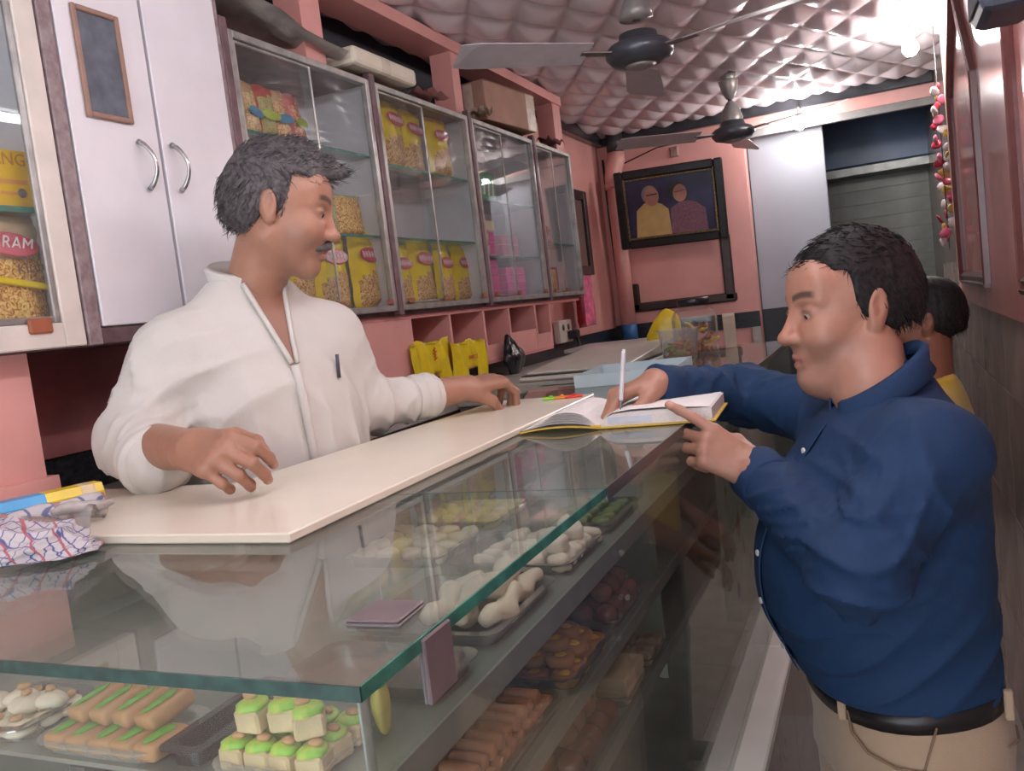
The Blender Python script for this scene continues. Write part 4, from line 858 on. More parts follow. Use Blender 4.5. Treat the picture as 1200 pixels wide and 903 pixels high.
def plaid(name, base, c1, c2, sc):
    M = bpy.data.materials.new(name); M.use_nodes = True; nt = M.node_tree; b_ = nt.nodes['Principled BSDF']; tc = nt.nodes.new('ShaderNodeTexCoord'); last = None
    for k, (dr, c, s_) in enumerate((('X', c1, sc), ('Y', c1, sc*0.8), ('DIAGONAL', c2, sc*0.6))):
        w = nt.nodes.new('ShaderNodeTexWave'); w.bands_direction = dr; w.inputs['Scale'].default_value = s_; w.inputs['Distortion'].default_value = 1.5
        nt.links.new(tc.outputs['Object'], w.inputs['Vector']); rp = nt.nodes.new('ShaderNodeValToRGB'); rp.color_ramp.elements[0].position = 0.955; rp.color_ramp.elements[1].position = 0.985; nt.links.new(w.outputs['Fac'], rp.inputs['Fac'])
        mx = nt.nodes.new('ShaderNodeMix'); mx.data_type = 'RGBA'; mx.inputs[7].default_value = srgb(*c)
        if last is None: mx.inputs[6].default_value = srgb(*base)
        else: nt.links.new(last, mx.inputs[6])
        nt.links.new(rp.outputs['Color'], mx.inputs[0]); last = mx.outputs[2]
    nt.links.new(last, b_.inputs['Base Color']); b_.inputs['Roughness'].default_value = 0.85; return M
a2 = P(-30, 632, z=-0.215); b2 = P(122, 596, z=-0.215); a2.z = b2.z = zz+0.0285
o = tube('newspaper_roll', [a2.lerp(b2, k/8)+Vector((0, 0, 0.002*math.sin(k*2))) for k in range(9)], 0.014, plaid('striped_paper', (196, 194, 196), (110, 116, 150), (170, 130, 130), 12), n=10); tag(o, 'thin roll of blue-striped printed paper in front of the blue and yellow roll', 'paper roll')
POL = glass('polythene_film', (250, 250, 250), 1.45, 0.28, (214, 214, 212), 0.12)
c0 = [P(-30, 646, z=-0.22), P(96, 628, z=-0.22), P(134, 604, z=-0.22), P(-30, 626, z=-0.22)]
for v in c0: v.z = CT+0.0155
o = sheet('polythene_sheet', c0, POL, 0.011, 18, 12, 21, 'crumpled clear polythene lying on the slab between the rolls and the checked cloth', 'polythene')
o = tube('incense_packet', [P(62, 612, z=-0.205).lerp(P(134, 596, z=-0.205), k/6) + Vector((0, 0, 0.012+0.003*math.sin(k))) for k in range(7)], [0.004, 0.008, 0.009, 0.008, 0.009, 0.007, 0.004], mat('grey_film_packet', (190, 186, 182), 0.25, var=0.15, scale=40)); tag(o, 'thin twisted grey plastic packet on the clear polythene', 'packet')
# checked cloth, crumpled
def crumple(name, c, rx, ry, rz, M, seed=0, n=5):
    bm = bmesh.new(); bmesh.ops.create_icosphere(bm, subdivisions=n, radius=1.0); r = np.random.default_rng(seed); dirs = r.normal(size=(14, 3)); ph = r.uniform(0, 6.28, 14)
    rg = lambda q: (1-abs(math.sin(q)))**1.3
    for v in bm.verts:
        p = v.co; h = 0
        for k, (fq, am) in enumerate(((1.5, 0.30), (2.1, 0.24), (3.0, 0.16), (4.3, 0.10), (6.0, 0.06))):
            h += am*rg(fq*(dirs[k][0]*p.x+dirs[k][1]*p.y+dirs[k][2]*p.z)*1.5+ph[k]+0.8*math.sin(3*p.x+2*p.y+ph[k+5]))
        s_ = 0.72+h*0.85; z = p.z*rz*s_
        if p.z < 0: z = p.z*rz*0.15
        v.co = Vector((c[0]+p.x*rx*(0.55+0.45*s_), c[1]+p.y*ry*(0.55+0.45*s_), c[2]+rz*0.19+z))
    return bm_obj(name, bm, M, None, False, True)
c = P(30, 648, z=-0.225)
o = crumple('checked_cloth', (c.x-0.02, c.y, CT+0.0006), 0.125, 0.062, 0.036, plaid('check_cotton', (196, 192, 194), (92, 100, 150), (176, 104, 110), 24), 4, 6)
tag(o, 'crumpled white cotton cloth with blue and red checks on the counter', 'cloth')
# ================================================================== under-cabinet things on the left
XH = XP+0.012
YBM = mat('yellow_bag_plastic', (234, 212, 40), 0.35, var=0.08, scale=20, bump=0.3, bscale=18); RPR = mat('red_print', (196, 84, 60), 0.5)
def carry_bag(px0, px1, label, seed):
    y0 = P(px0, 400, x=XH).y; y1 = P(px1, 400, x=XH).y; zt = P((px0+px1)/2, 397, x=XH).z; zb = H-0.25; yc = (y0+y1)/2; w = (y1-y0)/2
    t = thing('carry_bag', label, 'bag', (XH, yc, zb), 0, 'yellow carry bags'); h = zt-zb; vs = []; fs = []; nx, nz = 22, 18
    idx = {}
    for i in range(nx+1):
        for j in range(nz+1):
            u, v = i/nx*2-1, j/nz; d = 0.010*math.sin(6*u+seed)+0.008*math.sin(13*u+4*v+seed*2)+0.012*(1-v)
            tp = 1.0-0.10*abs(math.sin(2.2*u+seed)) if j == nz else 1
            idx[i, j] = len(vs); vs.append((d, u*w, v*h*tp))
    for i in range(nx):
        for j in range(nz):
            u, v = (i+0.5)/nx*2-1, (j+0.5)/nz
            if abs(u-0.25) < 0.33 and 0.10 < v < 0.46: continue
            fs.append((idx[i, j], idx[i+1, j], idx[i+1, j+1], idx[i, j+1]))
    o = pyd('bag_film', vs, fs, YBM, t, smooth=True); s_ = o.modifiers.new('thick', 'SOLIDIFY'); s_.thickness = 0.002
    return t, w, h
t, w, h = carry_bag(478, 523, 'crumpled yellow carry bag hanging under the cabinets, nearer the man in white', 1.0)
for q in range(4): tube('print_stroke', [(0.016, 0.0+0.004*math.sin(q*2), h*(0.66+0.05*q)), (0.018, 0.012+0.004*math.cos(q*3), h*(0.69+0.05*q)), (0.016, 0.003, h*(0.70+0.05*q))], 0.0022, RPR, t, n=5)
t, w, h = carry_bag(524, 563, 'yellow carry bag with red lettering hanging next to the black bag', 2.3)
text('lettering', 'SWEETS', 0.02, RPR, (0.022, 0.01, h*0.64), axes((0, 1, 0), (0, 0, 1)), t, False, sx=1.0)
# black polythene bag
a = P(590, 390, x=XH); BKB = mat('black_polythene', (36, 38, 44), 0.22, var=0.1, bump=0.4, bscale=30)
bm = bmesh.new(); 
bl = lump('bag_film', 0.03, 0.075, 0.06, 51, 4, BKB, 0.18, 0.05)
t = thing('polythene_bag', 'black polythene bag hanging from the pink pigeonholes', 'bag', (XH+0.022, a.y+0.02, H-0.235)); link('bag_film', bl, None, t)
tube('handle_loop', [(0, -0.05, 0.07), (0, -0.045, 0.12), (-0.01, -0.02, 0.145), (-0.005, 0.01, 0.12), (0, 0.045, 0.07)], [0.018, 0.014, 0.01, 0.013, 0.018], BKB, t)
# socket board with plug and cable
a = P(655, 376, x=XL+0.05); b = P(672, 399, x=XL+0.05)
t = thing('socket_board', 'white electric socket board with a black plug', 'socket', (XL+0.05, (a.y+b.y)/2, b.z))
w = (b.y-a.y)/2*1.0; h = a.z-b.z
box('board', (-0.035, -w, 0), (0.0, w, h), mat('white_switch_plastic', (226, 218, 210), 0.35), t, bev=0.004)
for sy in (-0.45, 0.4):
    lathe('socket_hole', [(0, 0), (0.016, 0), (0.016, 0.002), (0, 0.002)], mat('brown_bakelite', (96, 70, 62), 0.4), t, n=14).matrix_local = Matrix.Translation((0.0002, sy*w, h*0.68)) @ Matrix.Rotation(math.pi/2, 4, 'Y')
bx = box('plug', (0.0, 0.1*w, h*0.12), (0.05, 0.75*w, h*0.5), mat('black_plug', (44, 42, 46), 0.4), t, bev=0.006)
lathe('indicator_light', [(0, 0), (0.004, 0), (0.003, 0.004), (0, 0.005)], mat('red_indicator', (230, 70, 60), 0.3), t, n=10).matrix_local = Matrix.Translation((0.0005, 0.05*w, h*0.5)) @ Matrix.Rotation(math.pi/2, 4, 'Y')
tube('cable', [(0.04, 0.4*w, h*0.15), (0.055, 0.3*w, -0.02), (0.03, 0.1*w, -0.075), (0.05, -0.3*w, -0.11)], 0.007, MATS['black_plug'], t)
# red packets hanging by the socket
HP = mat('red_sachet', (196, 60, 66), 0.25, var=0.15, bump=0.3, bscale=30); HP2 = mat('pink_sachet', (240, 120, 160), 0.2, var=0.2, scale=30, bump=0.4, bscale=25)
for i, (px, py, M, lb) in enumerate(((681, 355, HP, 'dark red sachet strip hanging beside the wall socket'), (690, 352, HP2, 'shiny pink sachet strip hanging beside the dark red one'))):
    a = P(px, py, x=XL+0.06+0.07*i); me = bag_mesh('bag', 0.16, 0.26, 0.04, (M, M), 60+i, 0.5); t = thing('sachet_strip', lb, 'packet', (XL+0.06+0.07*i, a.y, a.z-0.13)); link('bag', me, None, t)
    tube('hook', [(0, 0, 0.255), (-0.02, 0, 0.275), (-0.055-0.07*i, 0, 0.28)], 0.003, STEELM, t, n=6)
# dark framed picture on the left wall
a = P(673, 222, x=XL+0.02); b = P(686, 322, x=XL+0.02)
t = thing('wall_picture', 'narrow dark wooden framed picture on the left wall past the cabinets', 'picture', (XL+0.001, (a.y+b.y)/2, b.z)); w = 0.16; h = a.z-b.z
bm = bmesh.new()
for lo, hi in (((0, -w, 0), (0.03, -w+0.05, h)), ((0, w-0.05, 0), (0.03, w, h)), ((0, -w+0.05, 0), (0.03, w-0.05, 0.05)), ((0, -w+0.05, h-0.05), (0.03, w-0.05, h))): bm_box(bm, lo, hi, 0.004)
bm_obj('frame', bm, mat('dark_brown_moulding', (64, 48, 46), 0.35, var=0.15), t); box('print', (0.002, -w+0.05, 0.05), (0.012, w-0.05, h-0.05), mat('dull_print', (120, 96, 90), 0.4), t)
# ------------------------------------------------------------------ back wall
BM_ = mat('dark_brown_moulding', (64, 48, 46), 0.35)
t = thing('wall_moulding', 'dark brown moulding outlining a panel on the pink wall under the portrait', 'moulding', (-1.1, YB, H-0.07))
def yb(px, py): return P(px, py, y=YB-0.015)
for i, (p, q, w) in enumerate((((743, 338), (747, 360), 0.055), ((747, 358), (858, 343), 0.055), ((858, 345), (847, 280), 0.06))):
    A = yb(*p); B = yb(*q)
    if i == 1: A.z = B.z = H-0.068
    else: A.x = B.x = (A.x+B.x)/2
    lo = (min(A.x, B.x)-w/2, YB-0.022, min(A.z, B.z)-w/2); hi = (max(A.x, B.x)+w/2, YB-0.0005, max(A.z, B.z)+w/2)
    box('moulding_strip', lo, hi, BM_, t, True, 0.01)
A = yb(846, 270); pts = [Vector((A.x+0.004, YB-0.012, A.z-0.01)), Vector((A.x+0.006, YB-0.012, A.z+0.09)), Vector((A.x-0.01, YB-0.012, A.z+0.17)), Vector((A.x-0.05, YB-0.012, A.z+0.24))]
tube('moulding_curve', pts, 0.012, BM_, t, True)
# portrait
tl, tr, br_, blp = (yb(717, 208), yb(838, 185), yb(852, 275), yb(737, 293))
W2 = 0.315; H2 = 0.226; pc = P(786, 240, y=YB-0.155)
t = thing('portrait_frame', 'framed portrait photograph of two men hanging on the pink back wall', 'picture', pc); t.rotation_euler = (math.radians(8), math.radians(1.5), 0)
FRB = mat('black_frame_wood', (40, 38, 40), 0.3, var=0.2, scale=40); GLD = mat('gilt_beading', (160, 138, 96), 0.4, 0.4, var=0.35, scale=120)
bm = bmesh.new(); fw = 0.05
for lo, hi in (((-W2, -0.03, -H2), (-W2+fw, 0.0, H2)), ((W2-fw, -0.03, -H2), (W2, 0.0, H2)), ((-W2+fw, -0.03, -H2), (W2-fw, 0.0, -H2+fw)), ((-W2+fw, -0.03, H2-fw), (W2-fw, 0.0, H2))): bm_box(bm, lo, hi, 0.008)
bm_obj('frame', bm, FRB, t)
g = 0.012
for lo, hi in (((-W2+fw, -0.026, -H2+fw), (-W2+fw+g, -0.014, H2-fw)), ((W2-fw-g, -0.026, -H2+fw), (W2-fw, -0.014, H2-fw)), ((-W2+fw+g, -0.026, -H2+fw), (W2-fw-g, -0.014, -H2+fw+g)), ((-W2+fw+g, -0.026, H2-fw-g), (W2-fw-g, -0.014, H2-fw))): box('gilt_bead', lo, hi, GLD, t, bev=0.003)
PR = box('photo_print', (-W2+fw, -0.012, -H2+fw), (W2-fw, -0.006, H2-fw), mat('navy_backdrop', (62, 62, 96), 0.25, var=0.2, scale=6), t)
def blob(name, pts, M, lay):
    prism(name, pts, 1, -0.0122-0.0004*lay, -0.0120-0.0004*lay, M, PR)
def ell(cx, cz, rx, rz, n=20): return [(cx+rx*math.cos(2*math.pi*k/n), cz+rz*math.sin(2*math.pi*k/n)) for k in range(n)]
SKP = mat('printed_skin', (190, 138, 118), 0.4); YKP = mat('printed_cream_shirt', (206, 176, 112), 0.4); MSP = mat('printed_mauve_shirt', (140, 96, 112), 0.4, var=0.2, scale=80); HRP = mat('printed_hair', (36, 32, 38), 0.4); GRP = mat('printed_grey_hair', (140, 136, 140), 0.4)
zb_ = -H2+fw+g
blob('printed_shirt', [(-0.215, zb_), (-0.005, zb_), (-0.012, -0.02), (-0.05, 0.015), (-0.09, 0.03), (-0.15, 0.03), (-0.20, -0.01)], YKP, 1)
blob('printed_hair', ell(-0.115, 0.075, 0.048, 0.052), GRP, 2); blob('printed_face', ell(-0.104, 0.062, 0.043, 0.055), SKP, 3)
blob('printed_shirt', [(-0.005, zb_), (0.205, zb_), (0.20, -0.04), (0.15, 0.0), (0.10, 0.015), (0.05, 0.01), (0.0, -0.02)], MSP, 4)
blob('printed_hair', ell(0.042, 0.082, 0.05, 0.052), HRP, 5); blob('printed_face', ell(0.062, 0.062, 0.04, 0.05), SKP, 6)
blob('printed_glasses', [(-0.135, 0.068), (-0.07, 0.072), (-0.07, 0.079), (-0.135, 0.075)], HRP, 7); blob('printed_glasses', [(0.03, 0.066), (0.095, 0.074), (0.095, 0.08), (0.03, 0.073)], MSP, 8)
# drain pipe in the corner
t = thing('drain_pipe', 'pink painted drain pipe with a blue foot in the room corner', 'pipe', (-1.42, YB-0.07, H-0.25))
tube('pipe', [(0, 0, 0.09), (0, 0, 0.93)], 0.045, PINK, t, n=16)
tube('elbow', [(0, 0, 0.925), (0, 0, 0.98), (0.012, 0.0, 1.03), (0.03, 0, 1.075), (0.03, 0, 1.12)], 0.052, PINK, t, n=16)
tube('top_stub', [(0.03, 0, 1.12), (0.03, 0, 1.235)], 0.05, mat('black_pipe', (56, 56, 60), 0.4), t, n=16); tube('coupling', [(0, 0, 0.91), (0, 0, 0.945)], 0.055, PINK, t, n=16)
tube('blue_foot', [(0, 0, -0.005), (0, 0, 0.09)], 0.047, mat('blue_pipe', (50, 110, 170), 0.4), t, n=16)
o = tube('wall_cable', [(-1.49, YB-0.012, H+0.85), (-1.488, YB-0.012, H+0.5), (-1.48, YB-0.012, H+0.2), (-1.47, YB-0.012, H-0.16)], 0.007, mat('black_cable', (50, 44, 44), 0.5), n=6); tag(o, 'black cable running down beside the pink drain pipe', 'cable')
o = tube('wall_cable', [(-1.39, YB-0.006, H+0.80), (-1.15, YB-0.008, H+0.865), (-1.0, YB-0.006, H+0.87), (-0.67, YB-0.006, H+0.87)], 0.004, MATS['black_cable'], n=6); tag(o, 'thin wire sagging across the pink wall above the portrait', 'cable')
t = thing('junction_box', 'small worn junction box on the pink wall above the portrait', 'switch', (-1.05, YB-0.001, H+0.79)); box('case', (-0.025, -0.02, 0), (0.025, 0, 0.06), mat('worn_plastic', (170, 130, 120), 0.5, var=0.2), t, bev=0.004); box('cover', (-0.02, -0.024, 0.008), (0.02, -0.0202, 0.05), MATS['worn_plastic'], t, bev=0.002)
# ------------------------------------------------------------------ ceiling fans
FG = mat('fan_grey_enamel', (150, 148, 144), 0.35, 0.2, var=0.1, scale=20); FD = mat('fan_dark_steel', (84, 88, 96), 0.3, 0.4, var=0.1)
def fan(x, y, zh, ang, label, pale):
    t = thing('ceiling_fan', label, 'fan', (x, y, zh), ang, 'ceiling fans'); top = ZC-zh-0.008
    tube('down_rod', [(0, 0, 0.10), (0, 0, top)], 0.010, FD, t)
    lathe('canopy', [(0.012, 0.10), (0.05, 0.105), (0.046, 0.13), (0.028, 0.165), (0.016, 0.18), (0.012, 0.18)] if pale else [(0.012, 0.165), (0.016, 0.165), (0.035, 0.20), (0.046, 0.245), (0.044, 0.25), (0.012, 0.25)], FG, t)
    if not pale: lathe('lower_cup', [(0.05, 0.06), (0.052, 0.075), (0.04, 0.115), (0.018, 0.15), (0.012, 0.155)], FG, t)
    lathe('ceiling_cup', [(0.012, top-0.06), (0.03, top-0.05), (0.042, top-0.002), (0.0, top-0.001)], FG, t)
    lathe('motor', [(0, -0.028), (0.05, -0.028), (0.085, -0.018), (0.10, 0.0), (0.10, 0.018), (0.086, 0.032), (0.06, 0.04), (0.055, 0.062), (0.02, 0.066)], FD, t, n=32)
    lathe('bottom_cap', [(0, -0.036), (0.03, -0.035), (0.046, -0.0285), (0.0, -0.0282)], FG, t)
    for k in range(3):
        a = 2*math.pi*k/3; R = Matrix.Rotation(a, 4, 'Z')
        bm = bmesh.new(); bm_box(bm, (0.08, -0.018, 0.004), (0.19, 0.018, 0.009), 0.001); o = bm_obj('blade_arm', bm, STEELM, t); o.matrix_local = R
        bm = bmesh.new(); n = 8; A = []; B = []
        for i in range(n+1):
            u = i/n; x_ = 0.17+0.39*u; w = 0.052+0.016*u if u < 0.92 else 0.052
            A.append((bm.verts.new((x_, -w, 0.012-0.018)), bm.verts.new((x_, w, 0.012+0.010)))); B.append((bm.verts.new((x_, -w, 0.010-0.018)), bm.verts.new((x_, w, 0.010+0.010))))
        for i in range(n): bm.faces.new((A[i][0], A[i+1][0], A[i+1][1], A[i][1])); bm.faces.new((B[i][1], B[i+1][1], B[i+1][0], B[i][0])); bm.faces.new((A[i][0], B[i][0], B[i+1][0], A[i+1][0])); bm.faces.new((A[i][1], A[i+1][1], B[i+1][1], B[i][1]))
        bm.faces.new((A[0][0], A[0][1], B[0][1], B[0][0])); bm.faces.new((A[n][1], A[n][0], B[n][0], B[n][1]))
        o = bm_obj('blade', bm, mat('fan_blade_grey', (190, 184, 188), 0.4, var=0.06), t); o.matrix_local = R
    return t
fan(-0.593, 2.576, H+0.70, math.atan2(2.499-2.576, -0.355+0.593), 'grey ceiling fan with a smooth conical canopy over the counter', True)
fan(-0.577, 4.255, H+0.70, math.atan2(4.495-4.255, -0.285+0.577)+0.9, 'grey ceiling fan with two cup-shaped covers near the back wall', False)
# ------------------------------------------------------------------ right wall: pink panelled boarding above the tiles
PX = 0.30
RP = sbox('wall_right_panel', (PX, 0.2, H-0.172), (XR-0.0105, 3.97, ZC-0.03), mat('glossy_pink_paint', (214, 144, 138), 0.16, var=0.05, scale=4, spec=0.6), bev=0.004)
sbox('trim_23', (PX-0.004, 3.93, H-0.165), (PX+0.034, 3.985, ZC-0.035), mat('cream_edge_strip', (226, 196, 178), 0.4))
MD = mat('brown_gloss_moulding', (116, 74, 72), 0.2, var=0.1)
def panel_moulding(pts, label):
    t = thing('panel_moulding', label, 'moulding', (PX, pts[0][0], pts[0][1]))
    for (a, b) in zip(pts, pts[1:]+pts[:1]):
        A = Vector((PX-0.0045, a[0], a[1])); B = Vector((PX-0.0045, b[0], b[1])); d = (B-A).normalized(); n_ = d.cross(Vector((1, 0, 0)))
        bm = bmesh.new(); R = []
        for o_ in (A-d*0.012, B+d*0.012): R.append([bm.verts.new(o_+n_*u+Vector((v, 0, 0))) for u, v in ((-0.024, 0.004), (-0.024, -0.004), (-0.008, -0.014), (0.008, -0.010), (0.012, -0.016), (0.022, -0.012), (0.024, 0.004))])
        bm.faces.new(R[0]); bm.faces.new(R[1][::-1])
        for k in range(7): bm.faces.new((R[0][k], R[0][(k+1) % 7], R[1][(k+1) % 7], R[1][k]))
        bm_obj('moulding_strip', bm, MD, t, True)
    return t
def pr(px, py): v = P(px, py, x=PX); return (v.y, v.z)
e = [pr(1133, 323), pr(1158, 326)]
yfar, ynear = pr(1131, 318)[0], pr(1160, 322)[0]; zbm = H-0.075
ymid = (yfar+ynear)/2
panel_moulding([(yfar, zbm), (yfar, H+0.60), (ymid+0.12, H+0.80), (ymid, H+0.90), (ymid-0.12, H+0.76), (ynear, H+0.52)][:6] + [(ynear, zbm)], 'brown arched moulding framing a tall panel on the glossy pink boarding')
panel_moulding([(2.2, zbm), (2.2, H+0.55), (1.98, H+0.8), (1.75, H+0.55), (1.75, zbm)], 'brown arched moulding on the pink boarding nearer the shop front')
# dark fan-box / speaker high on the boarding
t = thing('wall_speaker', 'dark round-fronted speaker mounted high on the pink boarding', 'speaker', P(1170, -4, x=PX-0.06)); box('cabinet', (-0.04, -0.09, -0.04), (0.058, 0.09, 0.14), mat('dark_blue_grey', (70, 78, 92), 0.4), t, bev=0.02, seg=2); box('grille', (-0.044, -0.07, -0.02), (-0.0402, 0.07, 0.12), mat('dark_grille', (50, 54, 60), 0.6), t, bev=0.004)
# garland of sachets hanging at the end of the boarding
gr = random.Random(3)
gcol = [mat('garland_%s' % n, c, 0.3, var=0.1) for n, c in (('red', (176, 44, 64)), ('white', (226, 214, 214)), ('gold', (220, 180, 80)), ('pink', (214, 110, 140)))]
t = thing('sachet_garland', 'string of red, white and gold sachets hanging at the end of the pink boarding', 'garland', (0.275, 4.02, H+0.66))
tube('string', [(0, 0, 0.28), (0, 0, -0.62)], 0.002, MATS['black_cable'], t, n=5)
for i in range(34):
    z = 0.02-0.019*i; a = gr.uniform(0, 6.28); s_ = 0.022
    o = link('sachet', lump('sachet', s_*1.1, 0.006, s_*0.9, i, 2, gcol[i % 4], 0.15), None, t); o.location = (0.02*math.cos(a), 0.02*math.sin(a), z); o.rotation_euler = (gr.uniform(-.5, .5), gr.uniform(-.5, .5), gr.uniform(0, 3))
# ------------------------------------------------------------------ lamps
def bulb(p, r_, label, drop=None, wall=None):
    t = thing('led_bulb', label, 'lamp', p, 0, 'LED bulbs')
    EM = mat('lit_bulb', (255, 252, 250), 0.3, emit=BULB, var=0.0)
    lathe('globe', [(0, -r_), (r_*0.6, -r_*0.8), (r_*0.95, -r_*0.3), (r_, 0.1*r_), (r_*0.85, r_*0.6), (r_*0.55, r_)], EM, t)
    lathe('base', [(0, r_*1.0), (r_*0.56, r_*1.0), (r_*0.5, r_*2.0), (r_*0.36, r_*2.1), (r_*0.36, r_*2.7), (0, r_*2.7)], mat('bulb_white_plastic', (226, 224, 220), 0.4), t)
    if drop: tube('flex', [(0, 0, r_*2.7), (0, 0, drop)], 0.004, MATS['black_cable'], t, n=6)
    if wall: tube('arm', [(0, 0, r_*2.6), (0.02*wall[0], 0.02*wall[1], r_*3), (wall[0]*0.6, wall[1]*0.6, r_*3.1), wall], 0.007, MATS['bulb_white_plastic'], t, n=8)
    return t
a = P(1067, 57, x=0.19); bulb(a, 0.032, 'lit white LED bulb on a short arm beside the garland', wall=(0.105, 0.0, 0.09) if False else None, drop=ZC-0.03-a.z)
a = P(937, 146, y=YB-0.13); bulb(a, 0.030, 'lit white LED bulb under the pink lintel in front of the pale door', wall=(0, 0.11, 0.05))
a = P(1094, 4, x=0.262); bulb(a, 0.026, 'lit white LED bulb at the top of the pink boarding', drop=ZC-0.03-a.z if ZC-0.03-a.z > 0.075 else None)
def fill_tubelight(x, y0, y1, z, label):  # fill tubes kept out of view, added to brighten the room
    t = thing('tube_light', label, 'lamp', (x, (y0+y1)/2, z), 0, 'LED tube lights'); L = (y1-y0)/2
    tube('tube', [(-0.022, -L, 0), (-0.022, L, 0)], 0.014, mat('lit_tube', (250, 250, 255), 0.3, emit=FILL_TUBE, var=0), t)
    box('batten', (0.0, -L-0.02, -0.02), (0.024, L+0.02, 0.02), MATS['bulb_white_plastic'], t, bev=0.004)
    for s_ in (-1, 1): box('end_cap', (-0.04, s_*(L+0.012)-0.012, -0.016), (-0.0005, s_*(L+0.012)+0.012, 0.016), MATS['bulb_white_plastic'], t, bev=0.003)
    if x < 0:
        for s_ in (-1, 1): tube('hanging_rod', [(0.024, s_*L*0.8, 0), (0.194, s_*L*0.8, 0)], 0.004, STEELM, t, n=6)
    return t
t = fill_tubelight(-0.27, 0.40, 1.35, ZC-0.20, 'white LED tube on a batten under the quilted ceiling above the counter')  # out-of-view tube added to light the counter and right wall
t.rotation_euler = (0, -math.pi/2, 0)
t = fill_tubelight(-0.16, 1.45, 2.05, ZC-0.20, 'short white LED tube on a batten under the quilted ceiling over the aisle')  # added above the frame to light the aisle and counter front
t.rotation_euler = (0, -math.pi/2, 0)
fill_tubelight(XR-0.0255, -1.2, -0.2, H+0.74, 'white LED tube on a batten on the right wall by the shop front')  # added behind the camera as general fill
# ================================================================== implicit-surface modelling of bodies and clothes
f4 = np.float32
def v3(a): return np.array(tuple(a), dtype=f4)
class Fr:
    """local frame: x forward, y left, z up"""
    def __init__(s, o, fwd, up=(0, 0, 1), sc=1.0):
        s.o = Vector(o); x = Vector(fwd).normalized(); u = Vector(up); z = (u-x*u.dot(x)).normalized(); y = z.cross(x); s.R = Matrix((x, y, z)).transposed(); s.s = sc
    def p(s, q): return s.o + s.R @ (Vector(q)*s.s)
    def inv(s, X): return ((X - v3(s.o)) @ np.array(s.R, dtype=f4)) / s.s
IDF = Fr((0, 0, 0), (1, 0, 0))
def ridge(s): return (1-np.abs(np.sin(s)))**1.8
def cone(a, b, ra, rb, k=0.01, fr=IDF, op='u', flat=None, wr=None):
    a = v3(fr.p(a)); b = v3(fr.p(b)); ra *= fr.s; rb *= fr.s; ba = b-a; l2 = float(ba@ba)+1e-12; L = math.sqrt(l2)
    if flat is not None: fn = v3((fr.R @ Vector(flat[0])).normalized()); fs = flat[1]
    def f(X):
        pa = X-a; h = np.clip(pa@ba/l2, 0, 1); q = pa-h[:, None]*ba
        if flat is not None: q = q+(fs-1)*(q@fn)[:, None]*fn
        d = np.sqrt((q*q).sum(1))-(ra+(rb-ra)*h)
        if flat is not None: d = d/max(1.0, fs)**0.5
        if wr is not None:
            amp, lam, ph, sk = wr; d = d-amp*(ridge(math.pi*h*L/lam+ph+q@v3(sk)*0.9+2.0*np.sin(q@v3((sk[1], -sk[0], sk[2]))*0.9+h*L*14+ph))-0.35)*np.clip(0.25+1.2*np.sin(math.pi*np.clip(h*0.9+0.1, 0, 1)), 0, 1)
        return d
    return (f, op, k*fr.s)
def ellip(c, r, k=0.01, fr=IDF, op='u', rot=None):
    M = fr.R if rot is None else fr.R @ rot
    c = v3(fr.p(c)); r_ = v3(r)*f4(fr.s); A = np.array(M, dtype=f4)
    def f(X):
        q = (X-c)@A; k0 = np.sqrt(((q/r_)**2).sum(1)); k1 = np.sqrt(((q/(r_*r_))**2).sum(1))+1e-9
        return k0*(k0-1)/k1
    return (f, op, k*fr.s)
def loft(fr, secs, k=0.02, op='u', pw=2.3):
    """secs: (z, xc, yc, half depth, half width) rising in z"""
    S = np.array(secs, dtype=f4)
    def f(X):
        q = fr.inv(X); z = np.clip(q[:, 2], S[0, 0], S[-1, 0])
        g = [np.interp(z, S[:, 0], S[:, i]).astype(f4) for i in range(1, 5)]
        u = np.abs(q[:, 0]-g[0])/g[2]; v = np.abs(q[:, 1]-g[1])/g[3]
        d = ((u**pw+v**pw)**(1/pw)-1)*np.minimum(g[2], g[3])
        dz = np.maximum(q[:, 2]-S[-1, 0], S[0, 0]-q[:, 2])
        return np.where(dz > 0, np.sqrt(np.maximum(d, 0)**2+dz**2), np.maximum(d, dz))*fr.s
    return (f, op, k)
def smooth_z(secs, n=24):
    """resample sections with a cubic so that the loft is smooth"""
    S = np.array(secs, float); t = np.arange(len(S)); T = np.linspace(0, len(S)-1, n); out = []
    for c in range(S.shape[1]):
        y = S[:, c]; m_ = np.gradient(y); i = np.clip(T.astype(int), 0, len(S)-2); u = T-i
        out.append((2*u**3-3*u**2+1)*y[i]+(u**3-2*u**2+u)*m_[i]+(-2*u**3+3*u**2)*y[i+1]+(u**3-u**2)*m_[i+1])
    return np.stack(out, 1)
def sdf_eval(prims, X, cull=None, disp=None):
    d = np.full(len(X), 9.0, f4)
    for i, (f, op, k) in enumerate(prims):
        sel = slice(None) if cull is None else cull[i]
        if cull is not None and not sel.any(): continue
        Xs = X[sel]; e = f(Xs).astype(f4); a = d[sel]
        if op == 'u':
            h = np.maximum(k-np.abs(a-e), 0)/k; r = np.minimum(a, e)-h*h*k*0.25
        elif op == 's':
            h = np.maximum(k-np.abs(a+e), 0)/k; r = np.maximum(a, -e)+h*h*k*0.25
        else:
            h = np.maximum(k-np.abs(a-e), 0)/k; r = np.maximum(a, e)+h*h*k*0.25
        d[sel] = r
    if disp is not None: d = d+disp(X)
    return d
